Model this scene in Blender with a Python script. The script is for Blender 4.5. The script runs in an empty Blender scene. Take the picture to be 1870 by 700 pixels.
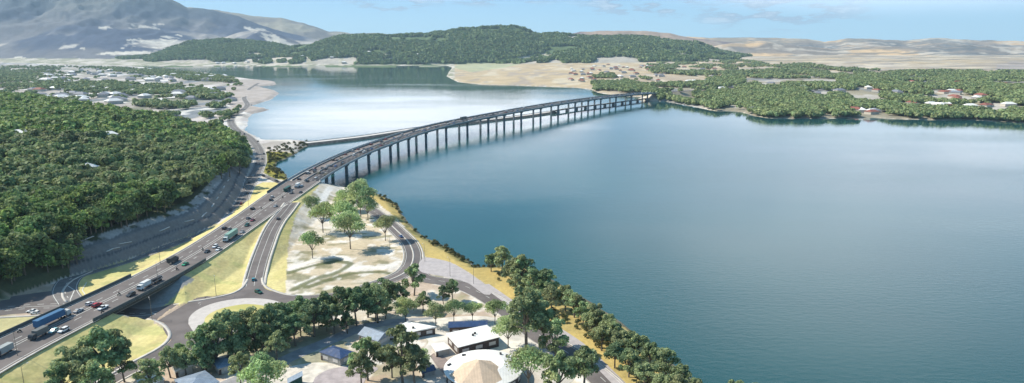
import bpy, bmesh, math, random
import numpy as np
from mathutils import Vector, Matrix
random.seed(7)
rng = np.random.default_rng(7)
scene = bpy.context.scene
col = scene.collection
R = math.radians

# ------------------------------------------------------------------ camera, world, sun, exposure
F, H = 1200.0, 130.0                      # focal length in photo pixels (1870 wide), camera height in metres
A = math.atan(265 / F)                    # pitch below the horizon
cam_d = bpy.data.cameras.new('camera'); cam = bpy.data.objects.new('camera', cam_d); col.objects.link(cam)
cam.location = (0, 0, H); cam.rotation_euler = (math.pi / 2 - A, 0, 0)
cam_d.sensor_width = 36; cam_d.lens = 36 * F / 1870; cam_d.clip_start = 1; cam_d.clip_end = 60000
scene.camera = cam

SUN_EL, SUN_AZ = R(44), R(-76)            # azimuth from +Y towards +X
SKY_STRENGTH, SUN_STRENGTH, EXPOSURE = 0.085, 5.0, 0.47
HAZE = 4.3e-5
scene.view_settings.view_transform = 'Standard'; scene.view_settings.look = 'None'
scene.view_settings.gamma = 1; scene.view_settings.exposure = EXPOSURE
scene.view_settings.use_curve_mapping = False
scene.render.engine = 'CYCLES'
scene.cycles.use_denoising = True
scene.cycles.max_bounces = 6; scene.cycles.volume_bounces = 0
scene.cycles.transparent_max_bounces = 8
scene.cycles.sample_clamp_indirect = 4

class NG:
    """tiny node-graph helper"""
    def __init__(s, tree): s.t = tree; s.n = tree.nodes; s.l = tree.links
    def node(s, kind, **kw):
        n = s.n.new(kind)
        for k, v in kw.items(): setattr(n, k, v)
        return n
    def put(s, sock, v):
        if isinstance(v, bpy.types.NodeSocket): s.l.new(v, sock)
        elif v is not None:
            if isinstance(v, (tuple, list)) and len(v) == 3 and sock.type == 'RGBA': v = (*v, 1)
            sock.default_value = v
    def math(s, op, a, b=None, c=None, clamp=False):
        n = s.node('ShaderNodeMath', operation=op, use_clamp=clamp)
        for i, v in enumerate((a, b, c)):
            if v is not None: s.put(n.inputs[i], v)
        return n.outputs[0]
    def mix(s, f, a, b, blend='MIX'):
        n = s.node('ShaderNodeMix', data_type='RGBA', blend_type=blend)
        s.put(n.inputs[0], f); s.put(n.inputs[6], a); s.put(n.inputs[7], b)
        return n.outputs[2]
    def noise(s, vec, scale, detail=4, rough=.55, w=None):
        n = s.node('ShaderNodeTexNoise')
        if vec is not None: s.put(n.inputs['Vector'], vec)
        s.put(n.inputs['Scale'], scale); s.put(n.inputs['Detail'], detail); s.put(n.inputs['Roughness'], rough)
        return n.outputs[0]
    def ramp(s, v, a, b, lo=0., hi=1.):
        n = s.node('ShaderNodeMapRange', interpolation_type='SMOOTHSTEP')
        s.put(n.inputs[0], v); s.put(n.inputs[1], a); s.put(n.inputs[2], b); s.put(n.inputs[3], lo); s.put(n.inputs[4], hi)
        return n.outputs[0]
    def mapping(s, vec, scale, loc=(0, 0, 0), rot=(0, 0, 0)):
        n = s.node('ShaderNodeMapping'); s.put(n.inputs[0], vec)
        n.inputs['Scale'].default_value = scale; n.inputs['Location'].default_value = loc; n.inputs['Rotation'].default_value = rot
        return n.outputs[0]

world = bpy.data.worlds.new('World'); scene.world = world; world.use_nodes = True
g = NG(world.node_tree); g.n.clear()
sky = g.node('ShaderNodeTexSky', sky_type='NISHITA', sun_disc=False)
sky.sun_elevation = SUN_EL; sky.sun_rotation = SUN_AZ; sky.altitude = 50
sky.air_density = 1.0; sky.dust_density = 0.6; sky.ozone_density = 1.6
tc = g.node('ShaderNodeTexCoord').outputs['Generated']
sep = g.node('ShaderNodeSeparateXYZ'); g.put(sep.inputs[0], tc)
az = g.math('MULTIPLY', g.math('ARCTAN2', sep.outputs[0], sep.outputs[1]), 57.2958)
el = g.math('MULTIPLY', g.math('ARCSINE', sep.outputs[2]), 57.2958)
cv = g.node('ShaderNodeCombineXYZ'); g.put(cv.inputs[0], az); g.put(cv.inputs[1], el)
def blob(a0, e0, wa, we, soft=.6):
    da = g.math('DIVIDE', g.math('SUBTRACT', az, a0), wa); de = g.math('DIVIDE', g.math('SUBTRACT', el, e0), we)
    d = g.math('SQRT', g.math('ADD', g.math('MULTIPLY', da, da), g.math('MULTIPLY', de, de)))
    return g.ramp(d, 1 + soft, 1 - soft)
# thin haze-white cloud banks above the picture's upper edge (the water mirrors them) and small wisps in view
bank_n = g.noise(g.mapping(cv.outputs[0], (.06, .14, 1)), 1.0, 5, .55)
banks = g.math('MAXIMUM', g.math('MULTIPLY', blob(-7.0, 6.3, 15, 2.25, .2), 1.3), g.math('MULTIPLY', blob(33, 7.4, 20, 3.6, .6), .78))
banks = g.math('MAXIMUM', banks, g.math('MULTIPLY', blob(26, 17, 16, 8, .8), .7))
banks = g.math('MAXIMUM', banks, g.math('MULTIPLY', blob(11, 14.5, 6, 2.4, .8), .45))
banks = g.math('MULTIPLY', banks, g.ramp(bank_n, .28, .58, .6, 1))
wn = g.noise(g.mapping(cv.outputs[0], (.32, 1.5, 1), (3.1, .2, 0)), 1.0, 6, .6)
wl = g.math('MULTIPLY', g.ramp(wn, .47, .56), g.math('MAXIMUM', g.math('MAXIMUM', blob(11, 3.3, 5, 1.0), blob(-2, 3.9, 5, .55)), g.math('MAXIMUM', blob(21, 2.6, 6, 1.2), blob(-10, 3.4, 3, .6))))
clear = g.mix(g.ramp(el, 0, 7), (4.5, 7.9, 10.2), (2.5, 5.9, 9.8)); clear = g.mix(g.ramp(el, 5, 40), clear, (1.15, 2.8, 4.9))
sky_c = g.mix(.80, sky.outputs[0], clear)
c1 = g.mix(g.math('MULTIPLY', wl, .75), sky_c, g.mix(g.ramp(wn, .55, .66), (3.4, 4.5, 5.8), (6.6, 7.3, 8.2)))
c2 = g.mix(g.math('MULTIPLY', banks, .85), c1, (24, 24, 25))
bg = g.node('ShaderNodeBackground'); g.put(bg.inputs[0], c2); bg.inputs[1].default_value = SKY_STRENGTH
g.l.new(bg.outputs[0], g.node('ShaderNodeOutputWorld').inputs[0])

sd_ = bpy.data.lights.new('sun', 'SUN'); sd_.energy = SUN_STRENGTH; sd_.angle = R(.5); sd_.color = (1, .93, .80)
sun = bpy.data.objects.new('sun', sd_); col.objects.link(sun); sun.location = (-300, 200, 400)
sv = Vector((math.sin(SUN_AZ) * math.cos(SUN_EL), math.cos(SUN_AZ) * math.cos(SUN_EL), math.sin(SUN_EL)))
sun.rotation_euler = (-sv).to_track_quat('-Z', 'Y').to_euler()

# ------------------------------------------------------------------ geometry helpers
cA, sA = math.cos(A), math.sin(A)
def P(px, py, z=0.0):
    """ground point seen at photo pixel (px, py) on the level z"""
    dx = (px - 935) / F; dy = (350 - py) / F
    d = (dx, cA + dy * sA, -sA + dy * cA); t = (z - H) / d[2]
    return np.array((d[0] * t, d[1] * t))
def PP(pts, z=0.0): return np.array([P(p[0], p[1], p[2] if len(p) > 2 else z) for p in pts])
def proj(X, Y, Z):
    dz = Z - H; f = Y * cA - dz * sA; up = Y * sA + dz * cA
    f = np.maximum(f, 1e-3)
    return 935 + F * X / f, 350 - F * up / f

def mesh_np(name, V, faces, m=None, smooth=False, attr=None, midx=None):
    """faces: int array (n,3) or (n,4)"""
    me = bpy.data.meshes.new(name); V = np.asarray(V, np.float32); faces = np.asarray(faces, np.int32)
    n, k = faces.shape
    me.vertices.add(len(V)); me.vertices.foreach_set('co', V.ravel())
    me.loops.add(n * k); me.loops.foreach_set('vertex_index', faces.ravel())
    me.polygons.add(n); me.polygons.foreach_set('loop_start', np.arange(n, dtype=np.int32) * k)
    me.polygons.foreach_set('loop_total', np.full(n, k, np.int32))
    me.update(calc_edges=True)
    if smooth: me.polygons.foreach_set('use_smooth', np.ones(n, bool))
    if attr is not None:
        a = me.color_attributes.new('cover', 'FLOAT_COLOR', 'POINT')
        a.data.foreach_set('color', np.concatenate([attr, np.ones((len(V), 1))], 1).astype(np.float32).ravel())
    if m is not None:
        for mm in (m if isinstance(m, list) else [m]): me.materials.append(mm)
    if midx is not None: me.polygons.foreach_set('material_index', np.asarray(midx, np.int32))
    return me
def link(name, me, parent=None, loc=None, rz=None):
    o = bpy.data.objects.new(name, me); col.objects.link(o)
    if parent is not None: o.parent = parent
    if loc is not None: o.location = loc
    if rz is not None: o.rotation_euler = (0, 0, rz)
    return o
def tag(o, label=None, cat=None, group=None, kind=None):
    if label: o['label'] = label
    if cat: o['category'] = cat
    if group: o['group'] = group
    if kind: o['kind'] = kind
    return o
def thing(name, label, cat, loc=(0, 0, 0), rz=0, group=None):
    o = bpy.data.objects.new(name, None); col.objects.link(o); o.empty_display_size = .5
    o.location = loc; o.rotation_euler = (0, 0, rz)
    return tag(o, label, cat, group)
def copy_tree(o, parent=None):
    c = o.copy(); col.objects.link(c); c.parent = parent
    for ch in KIDS.get(o.name, []): copy_tree(ch, c)
    return c
KIDS = {}
def reg(root):
    for o in list(col.objects):
        pass
def remember(root):
    KIDS[root.name] = [o for o in bpy.data.objects if o.parent == root]
    for c in KIDS[root.name]: remember(c)

class MB:
    """collects simple solids, builds ONE mesh"""
    def __init__(s): s.v = []; s.f = []; s.mi = []
    def add(s, v, f, mi=0):
        b = len(s.v); s.v += [tuple(p) for p in v]; s.f += [tuple(i + b for i in q) for q in f]; s.mi += [mi] * len(f)
    def box(s, cx, cy, cz, sx, sy, sz, mi=0, rz=0, taper=(1, 1)):
        x, y, z = sx / 2, sy / 2, sz / 2; c, n = math.cos(rz), math.sin(rz)
        v = []
        for zz, tx, ty in ((-z, 1, 1), (z, taper[0], taper[1])):
            for a, b in ((-1, -1), (1, -1), (1, 1), (-1, 1)):
                X, Y = a * x * tx, b * y * ty; v.append((cx + X * c - Y * n, cy + X * n + Y * c, cz + zz))
        s.add(v, [(3, 2, 1, 0), (4, 5, 6, 7), (0, 1, 5, 4), (1, 2, 6, 5), (2, 3, 7, 6), (3, 0, 4, 7)], mi)
    def cyl(s, p0, p1, r0, r1, n=8, mi=0, caps=True):
        p0, p1 = Vector(p0), Vector(p1); d = (p1 - p0).normalized(); a = d.orthogonal().normalized(); b = d.cross(a)
        v = []
        for p, r in ((p0, r0), (p1, r1)):
            for i in range(n):
                t = 2 * math.pi * i / n; v.append(p + a * math.cos(t) * r + b * math.sin(t) * r)
        f = [(i, (i + 1) % n, n + (i + 1) % n, n + i) for i in range(n)]
        if caps: f += [tuple(range(n - 1, -1, -1)), tuple(range(n, 2 * n))]
        s.add(v, f, mi)
    def prof(s, pts, w, mi=0, top_w=None, zref=None):
        """side profile (x,z) extruded across y; width may shrink with height"""
        n = len(pts); v = []
        for sgn in (-1, 1):
            for x, z in pts:
                ww = w if top_w is None else w + (top_w - w) * min(1, max(0, (z - zref[0]) / (zref[1] - zref[0])))
                v.append((x, sgn * ww / 2, z))
        s.add(v, [tuple(range(n)), tuple(range(2 * n - 1, n - 1, -1))] + [(i, n + i, n + (i + 1) % n, (i + 1) % n) for i in range(n)], mi)
    def poly(s, pts, z, mi=0):
        s.add([(p[0], p[1], z) for p in pts], [tuple(range(len(pts)))], mi)
    def mesh(s, name, m=None, smooth=False):
        me = bpy.data.meshes.new(name); me.from_pydata(s.v, [], s.f)
        if m is not None:
            for mm in (m if isinstance(m, list) else [m]): me.materials.append(mm)
            me.polygons.foreach_set('material_index', s.mi)
        bm = bmesh.new(); bm.from_mesh(me); bmesh.ops.recalc_face_normals(bm, faces=bm.faces); bm.to_mesh(me); bm.free()
        if smooth: me.polygons.foreach_set('use_smooth', [True] * len(me.polygons))
        me.update(); return me
    def build(s, name, m=None, parent=None, smooth=False, loc=None):
        return link(name, s.mesh(name, m, smooth), parent, loc)

# ---- numpy noise
def _hash(ix, iy, seed):
    h = (ix.astype(np.int64) * 374761393 + iy.astype(np.int64) * 668265263 + seed * 974634777) & 0xffffffff
    h = ((h ^ (h >> 13)) * 1274126177) & 0xffffffff
    return ((h ^ (h >> 16)) & 0xffff) / 65535.0
def vnoise(x, y, seed=0):
    ix, iy = np.floor(x), np.floor(y); fx, fy = x - ix, y - iy
    fx = fx * fx * (3 - 2 * fx); fy = fy * fy * (3 - 2 * fy)
    a, b = _hash(ix, iy, seed), _hash(ix + 1, iy, seed); c, d = _hash(ix, iy + 1, seed), _hash(ix + 1, iy + 1, seed)
    return (a * (1 - fx) + b * fx) * (1 - fy) + (c * (1 - fx) + d * fx) * fy
def fbm(x, y, o=4, seed=0, ridge=False):
    s = 0; amp = 1; tot = 0
    for i in range(o):
        n = vnoise(x + i * 17.3, y - i * 9.1, seed + i)
        if ridge: n = 1 - abs(2 * n - 1)
        s = s + n * amp; tot += amp; amp *= .5; x = x * 2.03; y = y * 2.03
    return s / tot
def sst(a, b, x):
    t = np.clip((x - a) / (b - a), 0, 1); return t * t * (3 - 2 * t)
def inside(px, py, poly):
    r = np.zeros(px.shape, bool); n = len(poly)
    for i in range(n):
        x1, y1 = poly[i][:2]; x2, y2 = poly[(i + 1) % n][:2]
        if y1 == y2: continue
        c = ((y1 > py) != (y2 > py)) & (px < (x2 - x1) * (py - y1) / (y2 - y1) + x1); r ^= c
    return r
def dist_line(X, Y, pts, closed=False, vals=None):
    """distance to a polyline; also the value interpolated along it"""
    D = np.full(X.shape, 1e9); VV = np.zeros(X.shape)
    n = len(pts)
    for i in range(n if closed else n - 1):
        a, b = pts[i], pts[(i + 1) % n]; e = b[:2] - a[:2]; L = max(1e-6, e @ e)
        t = np.clip(((X - a[0]) * e[0] + (Y - a[1]) * e[1]) / L, 0, 1)
        d = np.hypot(X - a[0] - t * e[0], Y - a[1] - t * e[1]); k = d < D
        D = np.where(k, d, D)
        if vals is not None: VV = np.where(k, vals[i] * (1 - t) + vals[(i + 1) % n] * t, VV)
    return (D, VV) if vals is not None else D
def crom(pts, step=4.0):
    """Catmull-Rom resampling of an (n,k) polyline"""
    pts = np.asarray(pts, float); q = np.vstack([2 * pts[0] - pts[1], pts, 2 * pts[-1] - pts[-2]]); out = []
    for i in range(1, len(q) - 2):
        p0, p1, p2, p3 = q[i - 1], q[i], q[i + 1], q[i + 2]; n = max(2, int(np.hypot(*(p2 - p1)[:2]) / step))
        for t in np.arange(n) / n:
            out.append(.5 * (2 * p1 + (p2 - p0) * t + (2 * p0 - 5 * p1 + 4 * p2 - p3) * t * t + (3 * p1 - p0 - 3 * p2 + p3) * t ** 3))
    out.append(pts[-1]); return np.array(out)
def smooth_line(p, it):
    p = p.copy()
    for _ in range(it): p[1:-1] = .25 * p[:-2] + .5 * p[1:-1] + .25 * p[2:]
    return p
def frames(p):
    t = np.gradient(p[:, :2], axis=0); t /= np.linalg.norm(t, axis=1)[:, None]
    return t, np.stack([-t[:, 1], t[:, 0]], 1)           # tangent, normal to the left of travel
def offset(p, d):
    t, n = frames(p); q = p.copy(); q[:, :2] += n * (np.asarray(d).reshape(-1, 1) if np.ndim(d) else d); return q
def arclen(p): return np.concatenate([[0], np.cumsum(np.linalg.norm(np.diff(p[:, :2], axis=0), axis=1))])

# ------------------------------------------------------------------ materials
def mat(name, base, rough=.8, var=.0, scale=.2, metal=0, spec=.3, obj_color=False, detail=4, bump=0, dark=None):
    m = bpy.data.materials.new(name); m.use_nodes = True; g = NG(m.node_tree); b = g.n['Principled BSDF']
    b.inputs['Roughness'].default_value = rough; b.inputs['Metallic'].default_value = metal
    b.inputs['Specular IOR Level'].default_value = spec
    src = base
    if obj_color: src = g.node('ShaderNodeObjectInfo').outputs['Color']
    co = g.node('ShaderNodeTexCoord').outputs['Object'] if scale > 1 else g.node('ShaderNodeNewGeometry').outputs['Position']
    if var or bump: nz = g.noise(co, scale, detail)
    if var:
        f = g.ramp(nz, .3, .7, 1 - var, 1 + var)
        cc = g.node('ShaderNodeCombineXYZ')
        for i in range(3): g.put(cc.inputs[i], f)
        src = g.mix(1.0, src if not isinstance(src, tuple) else src, cc.outputs[0], 'MULTIPLY')
        if dark: src = g.mix(g.ramp(g.noise(co, scale * .23, 3), .52, .66), src, dark)
    g.put(b.inputs['Base Color'], src)
    if bump:
        bn = g.node('ShaderNodeBump'); g.put(bn.inputs['Height'], nz); bn.inputs['Strength'].default_value = bump; bn.inputs['Distance'].default_value = .3
        g.l.new(bn.outputs[0], b.inputs['Normal'])
    return m
M = {}
M['asphalt'] = mat('asphalt', (.145, .126, .120), .85, .16, .11, dark=(.110, .098, .096))
M['asphalt_old'] = mat('old_asphalt', (.155, .145, .14), .85, .2, .15)
M['paint'] = mat('road_paint', (.62, .62, .58), .7, .12, .6)
M['kerb'] = mat('kerb_concrete', (.47, .44, .40), .8, .12, .3)
M['paving'] = mat('paving', (.40, .365, .36), .85, .10, .35)
M['apron'] = mat('apron_concrete', (.50, .46, .43), .85, .08, .3)
M['concrete'] = mat('concrete', (.38, .38, .365), .85, .14, .25)
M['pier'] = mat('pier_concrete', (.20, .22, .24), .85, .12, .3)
M['girder'] = mat('girder_concrete', (.33, .33, .32), .85, .1, .2)
M['parapet_dark'] = mat('dark_parapet', (.085, .092, .088), .8, .15, .4)
M['rail'] = mat('steel_rail', (.25, .27, .29), .5, 0, metal=.6)
M['lamp'] = mat('galvanised_steel', (.20, .19, .18), .5, 0, metal=.5)
M['lamp_head'] = mat('lamp_head', (.5, .5, .5), .4)
M['lawn'] = mat('dry_lawn', (.55, .475, .205), .95, .13, .09, dark=(.42, .39, .13))
M['rock'] = mat('rock', (.10, .10, .095), .95, .45, .3, bump=.6)
M['path'] = mat('causeway_path', (.60, .57, .54), .9, .1, .08)
M['glass'] = mat('vehicle_glass', (.02, .025, .03), .1, spec=.6)
M['tyre'] = mat('tyre_rubber', (.015, .015, .015), .8)
M['carpaint'] = mat('vehicle_paint', (.5, .5, .5), .3, obj_color=True, spec=.5)
M['chrome'] = mat('headlight_glass', (.7, .7, .7), .15)
M['red_light'] = mat('tail_light', (.4, .01, .01), .3)
M['roof_white'] = mat('white_roof_sheet', (.80, .79, .76), .6, .05, .5)
M['roof_tan'] = mat('tan_roof', (.62, .47, .34), .8, .08, .6)
M['roof_navy'] = mat('navy_roof', (.035, .07, .16), .45, .15, .7)
M['roof_slate'] = mat('slate_roof', (.22, .28, .36), .5, .15, .6)
M['wall_brown'] = mat('brown_brick_wall', (.10, .075, .065), .9, .2, 1.5)
M['wall_grey'] = mat('grey_render_wall', (.30, .29, .27), .9, .1, 1.5)
M['wall_cream'] = mat('cream_wall', (.50, .46, .40), .9, .08, 1.5)
M['window'] = mat('window_blind', (.55, .52, .50), .3, spec=.5)
M['vent'] = mat('dark_vent', (.04, .04, .045), .6)
M['green_wall'] = mat('dark_green_cladding', (.02, .07, .055), .7, .1, 2)
M['trunk'] = mat('bark', (.15, .125, .10), .9, .25, 3)
M['skin'] = mat('rider_clothing', (.02, .02, .024), .8)

def seams(m, scale, amt):
    g = NG(m.node_tree); b = g.n['Principled BSDF']; w = g.node('ShaderNodeTexWave'); g.put(w.inputs['Vector'], g.node('ShaderNodeTexCoord').outputs['Object']); w.inputs['Scale'].default_value = scale; w.inputs['Distortion'].default_value = .3
    src = b.inputs['Base Color'].links[0].from_socket; f = g.ramp(w.outputs[1], .0, .25, 1 - amt, 1.0); c = g.node('ShaderNodeCombineXYZ')
    for i in range(3): g.put(c.inputs[i], f)
    st = g.ramp(g.noise(g.node('ShaderNodeTexCoord').outputs['Object'], .35, 5, .7), .5, .75, 0, .35)
    g.put(b.inputs['Base Color'], g.mix(st, g.mix(1.0, src, c.outputs[0], 'MULTIPLY'), (.33, .29, .25)))
for k_ in ('roof_white', 'roof_tan', 'roof_navy', 'roof_slate'): seams(M[k_], .55, .3)
def leaf_mat(name, c1, c2, c3, trans=.38, vary=1.0):
    m = bpy.data.materials.new(name); m.use_nodes = True; g = NG(m.node_tree)
    b = g.n['Principled BSDF']; out = g.n['Material Output']
    pos = g.node('ShaderNodeNewGeometry'); oi = g.node('ShaderNodeObjectInfo')
    n1 = g.noise(pos.outputs['Position'], .35, 3); n2 = g.noise(pos.outputs['Position'], .045, 2)
    c = g.mix(g.ramp(n1, .35, .68), c1, c2)
    c = g.mix(g.ramp(g.math('ADD', g.math('MULTIPLY', n2, .5), g.math('MULTIPLY', oi.outputs['Random'], .5)), .30, .72), c, c3)
    rv = g.node('ShaderNodeCombineXYZ'); ri = g.math('ADD', g.math('MULTIPLY', pos.outputs['Random Per Island'], .7), .65)
    for i in range(3): g.put(rv.inputs[i], ri)
    c = g.mix(1.0, c, rv.outputs[0], 'MULTIPLY')
    vo = g.node('ShaderNodeTexVoronoi'); g.put(vo.inputs['Vector'], g.mapping(pos.outputs['Position'], (1, 1, .1))); vo.inputs['Scale'].default_value = .085
    vs = g.node('ShaderNodeSeparateColor'); g.put(vs.inputs[0], vo.outputs['Color']); vm = g.math('ADD', g.math('MULTIPLY', vs.outputs[0], .62 * vary), 1 - .34 * vary)
    v3 = g.node('ShaderNodeCombineXYZ'); g.put(v3.inputs[0], g.math('ADD', g.math('MULTIPLY', vs.outputs[1], .26 * vary), g.math('SUBTRACT', vm, .17 * vary))); g.put(v3.inputs[1], vm); g.put(v3.inputs[2], g.math('ADD', vm, .05))
    c = g.mix(1.0, c, v3.outputs[0], 'MULTIPLY')
    g.put(b.inputs['Base Color'], c); b.inputs['Roughness'].default_value = .65; b.inputs['Specular IOR Level'].default_value = .25
    tr = g.node('ShaderNodeBsdfTranslucent'); g.put(tr.inputs[0], c)
    mx = g.node('ShaderNodeMixShader'); mx.inputs[0].default_value = trans
    g.l.new(b.outputs[0], mx.inputs[1]); g.l.new(tr.outputs[0], mx.inputs[2]); g.l.new(mx.outputs[0], out.inputs[0])
    return m
M['leaf_euc'] = leaf_mat('eucalypt_leaves', (.17, .215, .085), (.50, .57, .27), (.30, .35, .17))
M['leaf_light'] = leaf_mat('light_green_leaves', (.33, .40, .15), (.50, .57, .26), (.41, .48, .22), .4)
M['leaf_forest'] = leaf_mat('forest_leaves', (.10, .165, .045), (.36, .46, .135), (.20, .25, .10))
M['leaf_far'] = leaf_mat('far_leaves', (.17, .225, .085), (.33, .38, .16), (.25, .29, .13), .25, .7)
M['leaf_hill'] = leaf_mat('hill_forest_leaves', (.15, .21, .07), (.22, .285, .10), (.18, .235, .09), .2, .3)
M['leaf_shrub'] = leaf_mat('shrub_leaves', (.06, .08, .03), (.15, .15, .05), (.09, .10, .04))

# ------------------------------------------------------------------ road centre lines (world)
# right edge of main road and bridge, seen from the camera: pixel, pixel, level, width to the left of it
MR = [(-260, 860, 10, 27), (-120, 752, 10, 27), (0, 668, 10, 26.5), (178, 584, 10, 25), (377, 477, 10, 23.5), (438, 432, 10, 22.5), (496, 392, 10.5, 24),
      (540, 362, 11, 28.5), (581, 333, 12, 30), (608, 314, 13, 30), (646, 294, 14, 29.5), (683, 275, 15, 29), (723, 261, 16, 29), (754, 249, 17, 29), (785, 239, 17.8, 29),
      (823, 229, 18.8, 29), (861, 221, 19.8, 29), (898, 213.5, 20.7, 29), (928, 208, 21.4, 29), (958, 202, 22, 29), (993, 196, 22.2, 29),
      (1026, 190, 22, 29), (1057, 185.5, 21.8, 29), (1093, 180.6, 21.3, 29), (1130, 176, 20.5, 29), (1158, 173, 19.5, 29), (1187, 171, 18.6, 29), (1217, 169.5, 17.8, 28), (1300, 163.5, 14, 17), (1370, 159, 12, 17)]
mr = np.array([[*P(a, b, z), z, w] for a, b, z, w in MR])
mr = smooth_line(crom(mr, 8), 30); mr = crom(mr, 6)          # x, y, z, width ; runs away from the camera
mr_s = arclen(mr)
i_ab0 = int(np.argmin(np.hypot(mr[:, 0] - P(584, 331, 12)[0], mr[:, 1] - P(584, 331, 12)[1])))   # near abutment
i_ab1 = int(np.argmin(np.hypot(mr[:, 0] - P(1217, 169.5, 17.8)[0], mr[:, 1] - P(1217, 169.5, 17.8)[1])))
main_c = offset(mr, mr[:, 3] / 2)                            # centre line
ramp_px = [(533, 370, 10.9), (520, 387, 10.4), (506, 404, 9.6), (494, 425, 8.3), (484, 450, 6.8), (476, 472, 5.2), (470, 492, 3.9), (466, 508, 3.25), (464, 522, 3.1)]
ramp = crom(np.array([[*P(a, b, z), z] for a, b, z in ramp_px]), 4)
def line(px, z=3.1): return crom(np.array([[*P(q[0], q[1], q[2] if len(q) > 2 else z), q[2] if len(q) > 2 else z] for q in px]), 4)
loop = line([(570, 337), (588, 341), (609, 347), (632, 355), (655, 367), (677, 382), (703, 401), (728, 424), (745, 441), (753, 456), (755, 470), (750, 486), (736, 500), (712, 511), (684, 521), (652, 531), (610, 541), (560, 546), (515, 546)])
coast = line([(752, 492), (775, 508), (803, 513), (840, 520), (875, 534), (915, 558), (950, 585), (985, 612), (1030, 640), (1065, 664), (1100, 692), (1150, 740)])
under = line([(405, 565), (370, 552), (330, 562), (298, 571), (250, 577), (190, 572), (130, 560), (60, 560), (0, 566), (-120, 585)])
lower = line([(380, 580), (345, 612), (318, 640), (285, 652), (240, 670), (200, 690), (140, 726), (60, 780)])
leftrd = line([(130, 552), (118, 530), (132, 507), (170, 494), (230, 476), (297, 452), (354, 430), (405, 408), (432, 380), (446, 352), (458, 330), (470, 310), (476, 290), (470, 268), (452, 249), (433, 238), (423, 226), (424, 214), (440, 203), (452, 192), (446, 178), (455, 163), (472, 152)])
slip = line([(470, 316), (492, 325), (515, 335), (545, 342), (575, 340)])
lowleft = line([(128, 540), (80, 545), (30, 552), (-60, 566), (-200, 590)])
street = line([(300, 760), (400, 708), (480, 676), (545, 646), (610, 619), (665, 597), (720, 588), (790, 585)], 3.1)
corridor = np.array([(-262, 291), (-262, 318), (-169, 312.5), (-169, 290.5)], float)

# ------------------------------------------------------------------ land outline (level 0)
L1 = [(1700, 1150), (1500, 860), (1440, 775), (1330, 735), (1275, 700), (1215, 655), (1150, 600), (1080, 552), (1010, 512), (950, 485), (900, 488), (870, 488), (838, 463), (805, 446), (780, 436), (759, 419), (742, 402), (735, 390), (728, 374), (705, 361), (685, 352), (660, 347),
      (631, 342), (604, 336), (590, 334), (570, 333), (545, 331), (526, 325), (522, 319), (503, 305), (507, 296), (533, 286), (550, 273), (565, 265), (566, 260), (552, 257.5), (528, 257), (494, 257), (481, 256), (460, 246), (449, 240), (448, 235), (453, 228), (452, 217), (464, 207), (492, 201), (480, 197), (457, 194), (479, 187),
      (495, 182), (510, 171), (500, 165), (470, 158), (505, 155), (501, 149), (466, 146), (429, 141), (375, 133), (330, 129.5), (303, 127.5), (270, 124), (240, 121), (0, 118), (-900, 118), (-3500, 180), (-3500, 1150)]
L2 = [(240, 121), (330, 120.5), (520, 120.5), (700, 120), (816, 120), (826, 124), (820, 131), (816, 140), (836, 150), (880, 154.5), (940, 156), (990, 158), (1050, 160), (1080, 164), (1093, 170), (1125, 174), (1150, 176), (1190, 178), (1217, 186), (1249, 192), (1276, 197), (1306, 203), (1335, 203), (1354, 205), (1377, 212),
      (1399, 216), (1440, 217), (1500, 217), (1597, 215), (1621, 217), (1718, 220), (1767, 219), (1816, 222), (1870, 225), (2100, 238), (2700, 262), (5000, 300)]
W1 = PP(L1)
W2 = np.vstack([PP(L2), [(60000, 3000), (60000, 60000), (-60000, 60000), (-60000, 4700), (-9000, 4700)]])
hillfoot = PP([(-600, 640), (-200, 590), (0, 545), (60, 524), (116, 506), (157, 494), (226, 475), (297, 446), (354, 426), (400, 405), (423, 378), (440, 350), (446, 330), (454, 310), (457, 290), (449, 266), (432, 247), (405, 236), (360, 226), (300, 216), (200, 205), (130, 190), (60, 176), (-100, 160), (-500, 155), (-1500, 160), (-3000, 640)], 4)

CLR = [[(338, 112), (372, 108), (412, 110), (415, 121), (330, 121)], [(440, 98), (470, 96), (486, 101), (470, 104)], [(446, 108), (500, 105), (562, 104), (575, 114), (560, 121), (446, 121)], [(618, 106), (648, 104), (656, 114), (640, 121), (620, 121)], [(690, 108), (722, 104), (728, 109), (700, 113)],
       [(935, 112), (950, 104), (990, 98), (1012, 98), (1008, 106), (960, 112)], [(1180, 93), (1230, 96), (1310, 100), (1320, 106), (1240, 104), (1190, 99)], [(1028, 64), (1050, 66), (1066, 72), (1044, 72)]]
def clear_mask(px, py, X, Y):
    m = np.zeros(np.shape(px), bool)
    for c in CLR: m |= inside(px, py, c)
    return m & (fbm(X / 90, Y / 200, 3, 64) > .40)
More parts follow.
